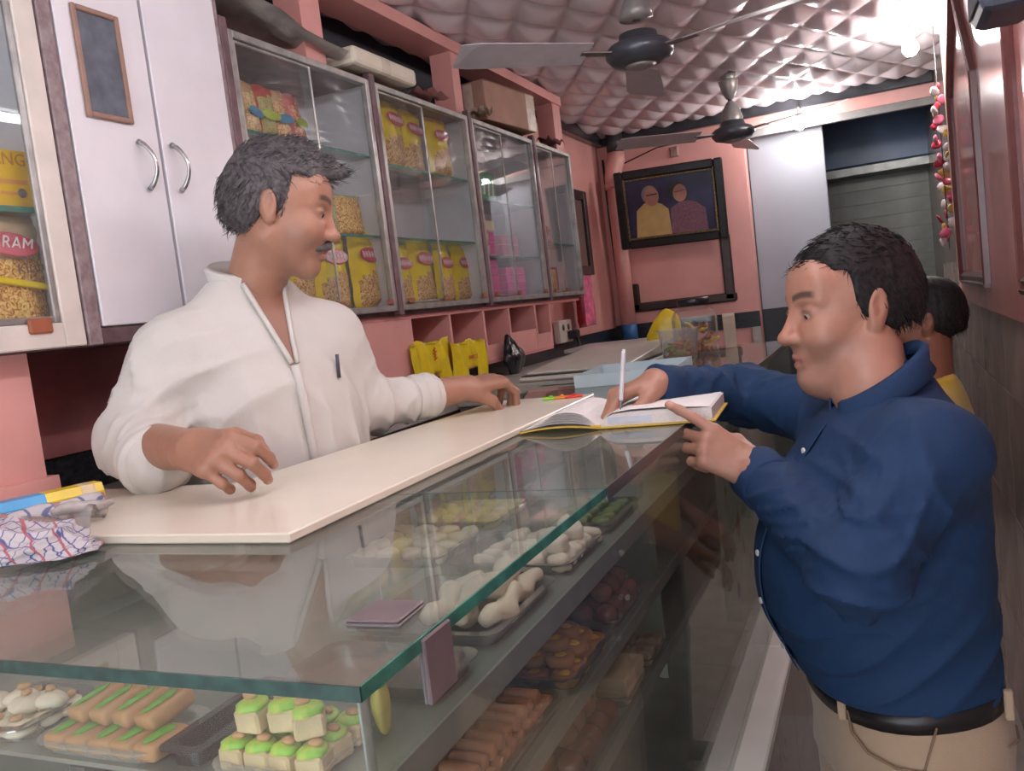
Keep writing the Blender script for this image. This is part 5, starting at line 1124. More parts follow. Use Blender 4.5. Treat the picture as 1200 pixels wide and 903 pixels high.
def sdf_mesh(prims, lo, hi, res, disp=None, B=12):
    lo = np.array(lo, float); hi = np.array(hi, float); nb = np.maximum(1, np.ceil((hi-lo)/(res*B)).astype(int)); N = nb*B+1
    bi = np.stack(np.meshgrid(*[np.arange(n) for n in nb], indexing='ij'), -1).reshape(-1, 3)
    cen = (lo+(bi+0.5)*B*res).astype(f4); rad = B*res*0.5*1.7321
    pd = np.stack([f(cen) for f, _, _ in prims]).astype(f4)
    dc = sdf_eval(prims, cen); act = np.abs(dc) < rad*1.35+0.012
    bi = bi[act]; pd = pd[:, act]
    off = np.stack(np.meshgrid(*[np.arange(B+1)]*3, indexing='ij'), -1).reshape(-1, 3)
    G = np.full(tuple(N), 1.0, f4); M = len(off)
    step = max(1, 1200000//M)
    for s_ in range(0, len(bi), step):
        b = bi[s_:s_+step]; idx = (b[:, None, :]*B+off[None]).reshape(-1, 3); X = (lo+idx*res).astype(f4)
        cull = [np.repeat(np.abs(pd[i, s_:s_+step]) < 9e9 if op != 'u' else pd[i, s_:s_+step] < rad*1.35+0.03+k, M) for i, (f, op, k) in enumerate(prims)]
        G[idx[:, 0], idx[:, 1], idx[:, 2]] = sdf_eval(prims, X, cull, disp)
    # naive surface nets
    ins = G < 0
    c = ins[:-1, :-1, :-1].astype(np.uint8)
    for dx in (0, 1):
        for dy in (0, 1):
            for dz in (0, 1):
                if dx+dy+dz: c = c+ins[dx:N[0]-1+dx, dy:N[1]-1+dy, dz:N[2]-1+dz]
    cells = np.argwhere((c > 0) & (c < 8)); vid = np.full(c.shape, -1, np.int32); vid[tuple(cells.T)] = np.arange(len(cells))
    acc = np.zeros((len(cells), 3)); cnt = np.zeros(len(cells))
    cor = [np.array(q) for q in ((0, 0, 0), (1, 0, 0), (0, 1, 0), (0, 0, 1), (1, 1, 0), (1, 0, 1), (0, 1, 1), (1, 1, 1))]
    val = {tuple(q): G[tuple((cells+q).T)] for q in cor}
    for a in cor:
        for ax in range(3):
            if a[ax]: continue
            b = a.copy(); b[ax] = 1; va, vb = val[tuple(a)], val[tuple(b)]; cr = (va < 0) != (vb < 0)
            t = np.where(cr, va/(va-vb+1e-12), 0); p = a[None]+np.zeros((len(cells), 3)); p[:, ax] += t
            acc[cr] += p[cr]; cnt[cr] += 1
    V = lo+(cells+acc/np.maximum(cnt, 1)[:, None])*res
    Q = []
    for ax in range(3):
        o1, o2 = [(1, 2), (2, 0), (0, 1)][ax]
        sl = [slice(None)]*3; sl[ax] = slice(0, -1); sh = [slice(None)]*3; sh[ax] = slice(1, None)
        A, Bv = ins[tuple(sl)], ins[tuple(sh)]; e = np.argwhere(A != Bv)
        ok = (e[:, o1] > 0) & (e[:, o2] > 0) & (e[:, o1] < c.shape[o1]) & (e[:, o2] < c.shape[o2]); e = e[ok]
        s1 = np.zeros(3, int); s1[o1] = 1; s2 = np.zeros(3, int); s2[o2] = 1
        q = np.stack([vid[tuple((e-s1-s2).T)], vid[tuple((e-s2).T)], vid[tuple(e.T)], vid[tuple((e-s1).T)]], 1)
        fl = A[tuple(e.T)]; q[~fl] = q[~fl][:, ::-1]; Q.append(q)
    Q = np.concatenate(Q); Q = Q[(Q >= 0).all(1)]
    return V.astype(f4), Q.astype(np.int32)
def bounds(pts, pad): A = np.array([tuple(p) for p in pts]); return A.min(0)-pad, A.max(0)+pad
def noise3(seed, n=10, fmin=8, fmax=30):
    r = np.random.default_rng(seed); D = r.normal(size=(n, 3)); D /= np.linalg.norm(D, axis=1)[:, None]; F = r.uniform(fmin, fmax, n); ph = r.uniform(0, 6.28, n)
    D = (D*F[:, None]).astype(f4); w = (fmin/F).astype(f4)
    return lambda X: sum(w[i]*np.sin(X@D[i]+f4(ph[i])) for i in range(n))/n*2
# ------------------------------------------------------------------ skin material reads the vertex colours (lips, brows, nails)
def skin_mat(name, rough=0.45):
    M = bpy.data.materials.new(name); M.use_nodes = True; nt = M.node_tree; b = nt.nodes['Principled BSDF']
    a = nt.nodes.new('ShaderNodeVertexColor'); a.layer_name = 'Col'; tc = nt.nodes.new('ShaderNodeTexCoord')
    n = nt.nodes.new('ShaderNodeTexNoise'); n.inputs['Scale'].default_value = 45; n.inputs['Detail'].default_value = 4; nt.links.new(tc.outputs['Object'], n.inputs['Vector'])
    mr = nt.nodes.new('ShaderNodeMapRange'); mr.inputs[3].default_value = 0.86; mr.inputs[4].default_value = 1.12; nt.links.new(n.outputs['Fac'], mr.inputs[0])
    mx = nt.nodes.new('ShaderNodeVectorMath'); mx.operation = 'SCALE'; nt.links.new(a.outputs['Color'], mx.inputs[0]); nt.links.new(mr.outputs[0], mx.inputs['Scale'])
    nt.links.new(mx.outputs[0], b.inputs['Base Color']); b.inputs['Roughness'].default_value = rough
    b.inputs['Subsurface Weight'].default_value = 0.08; b.inputs['Subsurface Radius'].default_value = (0.008, 0.003, 0.002)
    n2 = nt.nodes.new('ShaderNodeTexNoise'); n2.inputs['Scale'].default_value = 260; nt.links.new(tc.outputs['Object'], n2.inputs['Vector'])
    bp = nt.nodes.new('ShaderNodeBump'); bp.inputs['Strength'].default_value = 0.12; bp.inputs['Distance'].default_value = 0.002; nt.links.new(n2.outputs['Fac'], bp.inputs['Height']); nt.links.new(bp.outputs['Normal'], b.inputs['Normal'])
    return M
def head_prims(F, fat=0.0, neck_to=None, neck_r=0.055):
    c, e = (lambda *a, **k: cone(*a, fr=F, **k)), (lambda *a, **k: ellip(*a, fr=F, **k))
    P_ = [e((-0.018, 0, 0.036), (0.098, 0.076, 0.084)), e((0.028, 0, -0.025), (0.064, 0.064, 0.088), k=0.03),
          c((-0.012, 0.05, -0.06), (0.062, 0.012, -0.104), 0.022+fat*0.5, 0.017+fat*0.3, k=0.03), c((-0.012, -0.05, -0.06), (0.062, -0.012, -0.104), 0.022+fat*0.5, 0.017+fat*0.3, k=0.03),
          e((0.066, 0, -0.104), (0.023+fat*0.3, 0.024, 0.019), k=0.018),
          e((0.058, 0.036, -0.036), (0.026+fat*0.4, 0.025+fat*0.4, 0.028), k=0.025), e((0.058, -0.036, -0.036), (0.026+fat*0.4, 0.025+fat*0.4, 0.028), k=0.025),
          e((0.062, 0, 0.048), (0.024, 0.055, 0.036), k=0.03),
          c((0.080, 0.012, 0.026), (0.066, 0.046, 0.022), 0.010, 0.008, k=0.014), c((0.080, -0.012, 0.026), (0.066, -0.046, 0.022), 0.010, 0.008, k=0.014),
          e((0.094, 0.033, 0.006), (0.016, 0.017, 0.012), k=0.012, op='s'), e((0.094, -0.033, 0.006), (0.016, 0.017, 0.012), k=0.012, op='s'),
          e((0.073, 0.033, 0.004), (0.0150, 0.0165, 0.0125), k=0.005), e((0.073, -0.033, 0.004), (0.0150, 0.0165, 0.0125), k=0.005),
          e((0.092, 0.034, -0.0008), (0.014, 0.0150, 0.0029), k=0.002, op='s'), e((0.092, -0.034, -0.0008), (0.014, 0.0150, 0.0029), k=0.002, op='s'),
          c((0.080, 0, 0.018), (0.106, 0, -0.032), 0.0085, 0.0115, k=0.012), e((0.108, 0, -0.034), (0.0125, 0.0125, 0.0105), k=0.008),
          e((0.096, 0.0135, -0.038), (0.0115, 0.0085, 0.0085), k=0.007), e((0.096, -0.0135, -0.038), (0.0115, 0.0085, 0.0085), k=0.007),
          e((0.099, 0.007, -0.0475), (0.006, 0.0035, 0.003), k=0.003, op='s'), e((0.099, -0.007, -0.0475), (0.006, 0.0035, 0.003), k=0.003, op='s'),
          e((0.076, 0, -0.066), (0.018, 0.028, 0.022), k=0.014),
          c((0.088, 0.016, -0.069), (0.094, 0.0, -0.065), 0.0045, 0.006, k=0.005), c((0.088, -0.016, -0.069), (0.094, 0.0, -0.065), 0.0045, 0.006, k=0.005),
          c((0.086, 0.014, -0.078), (0.091, 0.0, -0.079), 0.005, 0.0068, k=0.005), c((0.086, -0.014, -0.078), (0.091, 0.0, -0.079), 0.005, 0.0068, k=0.005),
          c((0.085, 0.021, -0.0735), (0.099, 0.0, -0.072), 0.0012, 0.0014, k=0.003, op='s'), c((0.085, -0.021, -0.0735), (0.099, 0.0, -0.072), 0.0012, 0.0014, k=0.003, op='s')]
    for s_ in (1, -1):   # ears: helix, lobe, hollow
        P_ += [e((-0.014, 0.078*s_, -0.002), (0.019, 0.009, 0.031), k=0.006, rot=Matrix.Rotation(-0.22, 3, 'Y') @ Matrix.Rotation(0.35*s_, 3, 'Z')), e((-0.006, 0.077*s_, -0.026), (0.011, 0.007, 0.012), k=0.006),
               e((-0.011, 0.088*s_, 0.001), (0.010, 0.006, 0.019), k=0.005, op='s', rot=Matrix.Rotation(-0.22, 3, 'Y')), e((-0.004, 0.081*s_, -0.006), (0.006, 0.005, 0.008), k=0.004)]
    if fat: P_ += [e((0.028, 0, -0.108), (0.045, 0.042, 0.026+fat), k=0.03)]
    if neck_to is not None: P_ += [(lambda q: cone(F.p((-0.022, 0, -0.05)), neck_to, neck_r*0.98, neck_r*1.08, k=0.03))(0)]
    return P_
def head_colors(V, F, base, hairc, lip, stub=0.0):
    q = F.inv(V); x, y, z = q[:, 0], q[:, 1], q[:, 2]; C = np.tile(np.array(base, f4), (len(V), 1))
    def mixin(w, c): 
        C[:, :3] = C[:, :3]*(1-w[:, None])+np.array(c[:3], f4)*w[:, None]
    sm = lambda e: np.clip(e, 0, 1)
    mixin(0.30*sm((x-0.05)/0.04)*sm(1-np.abs(z+0.02)/0.05)*sm(1-np.abs(y)/0.06), srgb(186, 112, 92))     # warmer nose and cheeks
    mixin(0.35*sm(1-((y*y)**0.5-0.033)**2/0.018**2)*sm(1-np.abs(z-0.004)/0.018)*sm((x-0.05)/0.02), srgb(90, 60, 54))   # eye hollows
    if stub: mixin(stub*sm((-0.03-z)/0.02)*sm((x-0.0)/0.03), srgb(92, 78, 74))
    w = sm(1.6-np.abs(z+0.0725)/0.0065)*sm(1.5-np.abs(y)/0.019)*sm((x-0.080)/0.006); mixin(0.85*w, lip)
    ay = np.abs(y); zb = 0.0275+0.006*np.sin(np.clip((ay-0.01)/0.045, 0, 1)*2.6); w = sm(2.0-np.abs(z-zb)/0.0035)*sm((ay-0.010)/0.004)*sm((0.056-ay)/0.008)*sm((x-0.05)/0.01); mixin(0.85*w, hairc)
    w = sm(2-np.abs(z-(0.0075-2.0*(ay-0.033)**2*6))/0.0013)*sm(1.4-np.abs(ay-0.033)/0.014)*sm((x-0.075)/0.006); mixin(0.6*w, srgb(46, 34, 32))   # lash line
    return C
def hair_prims(F, up=0.0, back=0.0):
    return [ellip((-0.019, 0, 0.040), (0.103+back, 0.0815, 0.089+up), fr=F), ellip((-0.050, 0, -0.002), (0.068+back, 0.074, 0.072), k=0.03, fr=F)]
def hair_cut(F, fore=0.066, side=-0.012, nape=-0.075, slope=0.30):
    def f(X):
        q = F.inv(X); x, y, z = q[:, 0], q[:, 1], q[:, 2]
        A = (fore-0.20*np.abs(y)+0.0035*np.sin(170*y)+0.002*np.sin(410*y+1))-z
        Bq = np.maximum(x-(side+slope*z), nape-0.25*x-z)
        sb = np.maximum(np.maximum(x-(0.018+0.1*z), -0.02-z), 0.060-np.abs(y))     # sideburn
        return np.minimum(np.minimum(A, Bq), sb)*F.s
    return (f, 'i', 0.006*F.s)
def locks(V, Q, F, n, length, seed, comb, r0=0.0011):
    """tapering curved tufts rooted on a hair surface, as one set of vertices and quads"""
    r = np.random.default_rng(seed); idx = r.choice(len(Q), n); c = V[Q[idx]].mean(1); nr = np.cross(V[Q[idx, 2]]-V[Q[idx, 0]], V[Q[idx, 3]]-V[Q[idx, 1]]); nr /= np.linalg.norm(nr, axis=1)[:, None]+1e-9
    loc = F.inv(c); R = np.array(F.R); out = []; fq = []
    for i in range(n):
        t = np.array(comb(loc[i], r)); t = R@t; t = t-nr[i]*(t@nr[i])*0.8; t /= np.linalg.norm(t)+1e-9; b = np.cross(t, nr[i]); b /= np.linalg.norm(b)+1e-9
        L = length*r.uniform(0.5, 1.3); w = r0*r.uniform(0.7, 1.5); k0 = len(out); sw = r.normal()*0.25
        for j in range(5):
            u = j/4; p = c[i]-nr[i]*0.002+t*L*u+nr[i]*(0.006*math.sin(u*2.6)*L/0.03)+b*sw*L*u*u; ww = w*(1-u*0.93)
            for (a_, d_) in ((1, 0), (-0.5, 0.87), (-0.5, -0.87)): out.append(p+b*ww*a_+nr[i]*ww*d_)
        for j in range(4):
            for m_ in range(3): q0 = k0+3*j; fq.append((q0+m_, q0+(m_+1) % 3, q0+3+(m_+1) % 3, q0+3+m_))
    return np.array(out, f4), np.array(fq, np.int32)
def cat_mesh(parts):
    V = []; Q = []; C = []; o = 0
    for p in parts:
        V.append(p[0]); Q.append(p[1]+o); o += len(p[0])
        if len(p) > 2: C.append(p[2])
    return np.concatenate(V), np.concatenate(Q), (np.concatenate(C) if C else None)
FL_ = ((0.044, 0.026, 0.021), (0.048, 0.030, 0.022), (0.044, 0.028, 0.021), (0.034, 0.021, 0.018)); FB = ((0.090, 0.029), (0.094, 0.0095), (0.089, -0.010), (0.080, -0.028))
def hand_prims(F, ts, curls, thumb, spread=(0.10, 0.02, -0.06, -0.14)):
    """F: origin wrist, x along the hand, z = back of the hand; ts=+1 when the thumb lies on +y"""
    pr = []; tips = []
    for i, ((bx, by), L) in enumerate(zip(FB, FL_)):
        by *= ts; pr.append(cone((0.0, by*0.55, 0.0), (bx, by, 0.0), 0.0165, 0.0125 if i < 3 else 0.0115, k=0.014, fr=F, flat=((0, 0, 1), 1.15)))
    for i, ((bx, by), L) in enumerate(zip(FB, FL_)):
        by *= ts; p = Vector((bx, by, 0.001)); a = 0.0; sp = spread[i]*ts; r = (0.0098, 0.0100, 0.0095, 0.0083)[i]
        for j, l in enumerate(L):
            a += curls[i][j]; d = Vector((math.cos(a)*math.cos(sp), math.cos(a)*math.sin(sp), -math.sin(a))); q = p+d*l
            pr.append(cone(p, q, r*(1-0.08*j), r*(1-0.08*(j+1)), k=0.004 if j else 0.007, fr=F)); p = q
        nz = Vector((math.sin(a)*math.cos(sp), 0, math.cos(a))); tips.append((F.p(p-d*0.004+nz*r*0.75), F.R @ nz))
    th = [Vector((x, y*ts, z)) for x, y, z in thumb]
    for j in range(len(th)-1): pr.append(cone(th[j], th[j+1], (0.0185, 0.0125, 0.0108)[min(j, 2)], (0.0135, 0.0110, 0.0092)[min(j, 2)], k=0.012 if j == 0 else 0.005, fr=F))
    return pr, tips
def flat_col(V, c): return np.tile(np.array(c, f4), (len(V), 1))
def nail_col(C, V, tips, c):
    for p, n_ in tips:
        d = np.linalg.norm(V-v3(p), axis=1); w = np.clip(1.6-d/0.0055, 0, 1)[:, None]*0.55; C[:, :3] = C[:, :3]*(1-w)+np.array(c[:3], f4)*w
    return C
def collar(name, ring, drop, out, M, parent, th=0.004, gap=0.5, n=40, tip=0.0, stand=0.012, F=IDF):
    """shirt collar: a band around the neck folded outward; ring(angle)->local point, angle 0 = front"""
    vs = []; fs = []; ang = np.linspace(gap, 2*math.pi-gap, n)
    for i, a in enumerate(ang):
        p = Vector(ring(a)); o = Vector((math.cos(a), math.sin(a), 0)); e = min(abs(a-gap), abs(2*math.pi-gap-a)); tp = max(0, 1-e/0.55)
        prof = [p+Vector((0, 0, 0)), p+o*0.004+Vector((0, 0, stand)), p+o*(0.012)+Vector((0, 0, stand*0.8)), p+o*(out*0.6)+Vector((0, 0, -drop*0.4)), p+o*(out+tip*0.25*tp)+Vector((0.0*tp, 0, -drop-tip*tp))]
        for q in prof: vs.append(F.p(q))
    m_ = 5
    for i in range(n-1):
        for j in range(m_-1): fs.append((i*m_+j, i*m_+j+1, (i+1)*m_+j+1, (i+1)*m_+j))
    o = pyd(name, vs, fs, M, parent, True, True); s_ = o.modifiers.new('thick', 'SOLIDIFY'); s_.thickness = th; s_.offset = 0; return o
EYW = mat('eye_white', (176, 160, 152), 0.15, var=0.02); IRS = mat('eye_iris', (40, 28, 24), 0.1)
def eyes(F, parent, look=(1, 0, -0.35)):
    for s_ in (1, -1):
        c = F.p((0.0752, 0.033*s_, 0.0022)); r = 0.0117*F.s; d = (F.R @ Vector(look)).normalized()
        bm = bmesh.new(); bmesh.ops.create_uvsphere(bm, u_segments=20, v_segments=12, radius=r); e = bm_obj('eye', bm, EYW, parent, False, True); e.location = c-parent_loc(parent)
        bm = bmesh.new(); bmesh.ops.create_uvsphere(bm, u_segments=14, v_segments=8, radius=r*0.62); i_ = bm_obj('iris', bm, IRS, e, False, True); i_.location = d*r*0.44
def put_body(parent, parts, M): V, Q, C = cat_mesh(parts); return np_mesh('body', V, Q, M, parent, True, True, C)
# ================================================================== man in the blue shirt
SKM = skin_mat('brown_skin')
def cloth(name, col, rough=0.8, bump=0.15, sheen=0.2, var=0.05): return mat(name, col, rough, var=var, scale=12, bump=bump, bscale=400, sheen=sheen)
BLU = cloth('blue_cotton', (9, 48, 86), sheen=0.0); KHA = cloth('beige_chino', (176, 150, 124)); LEA = mat('black_leather', (34, 30, 32), 0.35, var=0.1)
BTN = mat('white_button', (226, 224, 220), 0.3)
B_SK = srgb(168, 124, 104); S_SK = srgb(164, 120, 98)
def legs_prims(Bf, hip_z, hw, knee=0.48, r=(0.10, 0.075, 0.06), yo=0.095, x0=0.0):
    out = []
    for s_ in (1, -1): out += [cone((x0, yo*s_, hip_z), (x0+0.01, yo*1.05*s_, knee), r[0], r[1], k=0.03, fr=Bf), cone((x0+0.01, yo*1.05*s_, knee), (x0-0.01, yo*1.08*s_, 0.09), r[1], r[2], k=0.02, fr=Bf)]
    return out
def shoes(Bf, parent, M, yo=0.10, x0=0.0, z0=0.0):
    for s_ in (1, -1):
        pr = [cone((x0-0.05, yo*s_, 0.045+z0), (x0+0.13, yo*1.1*s_, 0.03+z0), 0.042, 0.034, k=0.02, fr=Bf, flat=((0, 0, 1), 1.1)), cone((x0-0.04, yo*s_, 0.05+z0), (x0-0.03, yo*s_, 0.11+z0), 0.04, 0.045, k=0.03, fr=Bf)]
        c = Bf.p((x0+0.03, yo*s_, 0.05+z0)); V, Q = sdf_mesh(pr, np.array(c)-0.2, np.array(c)+0.2, 0.008); V[:, 2] = np.maximum(V[:, 2], z0+0.002); np_mesh('shoe', V, Q, M, parent, True)
bo = Vector((-0.027, 1.49, 0.0)); Bf = Fr(bo, (-0.93, -0.36, 0))
PBL = thing('person', 'man in a dark blue shirt and beige trousers writing in the ledger on the counter', 'person', bo)
HB = Fr(P(993, 362, d=1.45), (-0.89, -0.45, -0.02), (0.0, 0.03, 1), 1.03)
nb = Bf.p((-0.004, 0, 1.42))
# arms
LS = Bf.p((-0.015, 0.165, 1.35)); LE = P(1008, 668, y=1.225); LW = P(893, 560, x=-0.205); LH = P(838, 508, x=-0.272)
RS = Bf.p((-0.01, -0.165, 1.355)); RE = P(872, 462, y=1.80); RW_ = P(775, 455, x=-0.400)
def limb_shirt(S, E_, W_, r, ph, cuff=0.036):
    d = (W_-E_).normalized(); Wc = W_-d*0.0
    return [cone(S, E_, r[0], r[1], k=0.05, wr=(0.0045, 0.075, ph, (40, 55, 20))), cone(E_, Wc, r[1], r[2], k=0.03, wr=(0.0055, 0.055, ph+1, (50, -40, 60)))]
tor = smooth_z([(0.962, 0.0, 0, 0.148, 0.184), (1.01, 0.012, 0, 0.156, 0.182), (1.09, 0.026, 0, 0.174, 0.188), (1.18, 0.026, 0, 0.174, 0.190), (1.28, 0.006, 0, 0.152, 0.190), (1.34, -0.012, 0, 0.122, 0.176), (1.385, -0.020, 0, 0.094, 0.138), (1.415, -0.028, 0, 0.064, 0.080)], 30)
sh = [loft(Bf, tor, k=0.03), cone((-0.050, 0, 1.37), (-0.050, 0, 1.425), 0.075, 0.046, k=0.05, fr=Bf)]
sh += [ellip(Bf.p((-0.015, s_*0.150, 1.355)), (0.066, 0.062, 0.060), k=0.06) for s_ in (1, -1)]
sh += limb_shirt(LS, LE, LW, (0.066, 0.061, 0.047), 0.5) + limb_shirt(RS, RE, RW_, (0.066, 0.056, 0.045), 2.0)
nz1 = noise3(5, 14, 14, 46)
def wrinkle(X):
    q = Bf.inv(X); z = q[:, 2]
    diag = (0.35-ridge(40*q[:, 2]+30*q[:, 0]+2.2*np.sin(9*q[:, 1]+6*q[:, 2])))*np.exp(-((z-1.04)/0.07)**2)*0.007
    dl = np.sqrt(((X-v3(LE))**2).sum(1)); arm = (0.35-ridge(56*(X@v3((0.45, 0.1, -0.88)))+1.8*np.sin(24*X[:, 0]+9*X[:, 2])))*np.exp(-(dl/0.115)**2)*0.012
    up_ = (0.35-ridge(42*(X@v3((0.75, 0.1, 0.65)))+1.5*np.sin(16*X[:, 2])))*np.exp(-((X-v3(LS.lerp(LE, 0.35)))**2).sum(1)/0.022)*0.008
    chest = (0.35-ridge(48*(X@v3((0.5, 0.2, 0.84)))+1.5*np.sin(14*X[:, 0])))*np.exp(-((X-v3(Bf.p((0.10, 0.10, 1.31))))**2).sum(1)/0.010)*0.008
    sho = (0.35-ridge(55*(X@v3((0.3, 0.9, 0.2)))+2*np.sin(17*X[:, 0])))*np.exp(-((X-v3(RE))**2).sum(1)/0.02)*0.009+up_+chest
    return nz1(X)*0.0036+(diag+arm+sho)*1.35
lo, hi = bounds([LE, LW, RW_, RE, LS, RS, Bf.p((0.2, 0.2, 0.93)), Bf.p((-0.2, -0.2, 1.5))], 0.10)
V, Q = sdf_mesh(sh, lo, hi, 0.0055, wrinkle); SHT = np_mesh('shirt', V, Q, BLU, PBL, True)
def cuff_ring(name, W_, E_, r, M, parent, L=0.05, back=0.0):
    d = (W_-E_).normalized(); bm = bmesh.new(); a = W_-d*(L*0.6+back); b = W_+d*(L*0.4-back)
    pts = [a, a+d*0.004, a+d*L*0.5, b-d*0.004, b]; bm_tube(bm, [tuple(p) for p in pts], [r*0.98, r*1.03, r*1.0, r*1.03, r*0.9], 24, True); return bm_obj(name, bm, M, parent, True, True)
cuff_ring('cuff', LW, LE, 0.0485, BLU, SHT, 0.06); cuff_ring('cuff', RW_, RE, 0.046, BLU, SHT, 0.05)
# collar, placket, buttons
def ringB(a): return (-0.014+0.064*math.cos(a), 0.062*math.sin(a), 1.436-0.040*math.cos(a))
collar('collar', ringB, 0.022, 0.020, BLU, SHT, gap=0.28, tip=0.042, stand=0.020, F=Bf)
def front(z, y=0.0, off=0.0):
    T = np.array(tor); i = [np.interp(z, T[:, 0], T[:, c]) for c in range(1, 5)]; return Bf.p((i[0]+i[2]*(1-min(0.98, abs(y)/i[3])**2.3)**(1/2.3)+off, y, z))
pv = [front(z, 0.0, 0.003) for z in np.linspace(0.98, 1.385, 24)]
bm = bmesh.new(); 
for i in range(len(pv)-1):
    a, b = pv[i], pv[i+1]; w = Bf.R @ Vector((0, 0.016, 0)); f_ = Bf.R @ Vector((0.002, 0, 0))
    vs = [bm.verts.new(q) for q in (a-w, a+w, b+w, b-w)]; vs2 = [bm.verts.new(q+f_) for q in (a-w*0.95, a+w*0.95, b+w*0.95, b-w*0.95)]; bm.faces.new(vs2); bm.faces.new((vs[0], vs2[0], vs2[3], vs[3])); bm.faces.new((vs[1], vs[2], vs2[2], vs2[1]))
bm_obj('placket', bm, BLU, SHT, True)
def button(c, n_, parent, r=0.0055):
    o = lathe('button', [(0, 0), (r, 0), (r, 0.0018), (r*0.7, 0.0024), (0, 0.0018)], BTN, parent, n=14)
    q = Vector((0, 0, 1)).rotation_difference(Vector(n_)); o.matrix_local = Matrix.Translation(Vector(c)-parent_loc(PBL)) @ q.to_matrix().to_4x4(); return o
for z in (1.02, 1.10, 1.18, 1.26, 1.34):
    n_ = Bf.R @ Vector((1, 0.25, 0.1)); o = button(front(z, 0.004, 0.0052), n_, SHT); o.location -= SHT.location
# the shirt children use world offsets: correct the parent offset of the buttons
for px, py in ((908, 590), (922, 600)):
    p = P(px, py, d=1.165); o = button(LW.lerp(LE, 0.12 if px == 908 else 0.3)+Vector((-0.0, -0.049, -0.008)), (0, -1, -0.1), SHT, 0.0045); o.location -= SHT.location
# trousers, belt
hip = smooth_z([(0.80, -0.010, 0, 0.132, 0.178), (0.88, -0.014, 0, 0.142, 0.186), (0.94, -0.008, 0, 0.138, 0.180), (0.976, -0.002, 0, 0.126, 0.166)], 14)
tp = [loft(Bf, hip, k=0.03)] + legs_prims(Bf, 0.80, 0.1, 0.48, (0.115, 0.092, 0.088), 0.088, -0.005)
nz2 = noise3(9, 12, 12, 40)
V, Q = sdf_mesh(tp, Bf.p((0, 0, 0.53))-Vector((0.26, 0.26, 0.5)), Bf.p((0, 0, 0.5))+Vector((0.26, 0.26, 0.5)), 0.009, lambda X: nz2(X)*0.0035); TRS = np_mesh('trousers', V, Q, KHA, PBL, True)
def hoop(name, zc, h, grow, M, parent, n=48, tilt=-0.02):
    T = np.array(hip); i = [np.interp(zc, T[:, 0], T[:, c]) for c in range(1, 5)]; bm = bmesh.new(); R = []
    for zz, gg in ((zc-h/2, grow), (zc-h/2, grow+0.003), (zc+h/2, grow+0.003), (zc+h/2, grow)):
        ring_ = []
        for k in range(n):
            a = 2*math.pi*k/n; c_, s_ = math.cos(a), math.sin(a); rr = (abs(c_/(i[2]+gg))**2.3+abs(s_/(i[3]+gg))**2.3)**(-1/2.3); ring_.append(bm.verts.new(Bf.p((i[0]+rr*c_, rr*s_, zz+tilt*rr*c_*2))))
        R.append(ring_)
    for A, B_ in zip(R, R[1:]+R[:1]):
        for k in range(n): bm.faces.new((A[k], A[(k+1) % n], B_[(k+1) % n], B_[k]))
    return bm_obj(name, bm, M, parent, True, True)
BLT = hoop('belt', 0.954, 0.030, 0.003, LEA, PBL)
def hipp(y_, z_, s=1, off=0.004):
    T = np.array(hip); i = [np.interp(z_, T[:, 0], T[:, c]) for c in range(1, 5)]; return Bf.p((i[0]+s*(i[2]+off)*(1-min(0.995, abs(y_)/(i[3]+off))**2.3)**(1/2.3), y_, z_))
for yy, fx in ((0.10, 1), (0.0, -1), (0.150, -0.6), (-0.1, 1), (-0.13, -0.6)):
    T = np.array(hip); xx = 0.135*fx*(1-min(0.95, abs(yy)/0.19)**2.3)**(1/2.3)
    p = hipp(yy, 0.934, 1 if fx > 0 else -1, 0.007); box('belt_loop', p-Vector((0.006, 0.006, 0)), p+Vector((0.006, 0.006, 0.046)), KHA, TRS, True, 0.002)
SEAM = mat('pocket_seam', (136, 112, 90), 0.8)
tube('pocket_seam', [hipp(y_, z_, 1) for y_, z_ in ((0.105, 0.950), (0.112, 0.918), (0.135, 0.895), (0.165, 0.885), (0.184, 0.884))], 0.0025, SEAM, TRS, True, 6)
tube('pocket_seam', [hipp(y_, z_, -1) for y_, z_ in ((0.165, 0.90), (0.13, 0.89), (0.08, 0.885))], 0.0022, SEAM, TRS, True, 6)
tube('pocket_seam', [hipp(0.183, z_, 1, 0.005) for z_ in (0.95, 0.88, 0.83)], 0.0018, SEAM, TRS, True, 6)
shoes(Bf, PBL, LEA, 0.095)
# head, hands
hp = head_prims(HB, 0.010, nb, 0.056)
lo, hi = bounds([HB.p((0.13, 0.1, 0.13)), HB.p((-0.13, -0.1, -0.13)), HB.p((0.13, -0.1, -0.13)), HB.p((-0.13, 0.1, 0.13)), nb], 0.055)
V, Q = sdf_mesh(hp, lo, hi, 0.0027); parts = [(V, Q, head_colors(V, HB, B_SK, srgb(52, 44, 42), srgb(150, 90, 82), 0.18))]
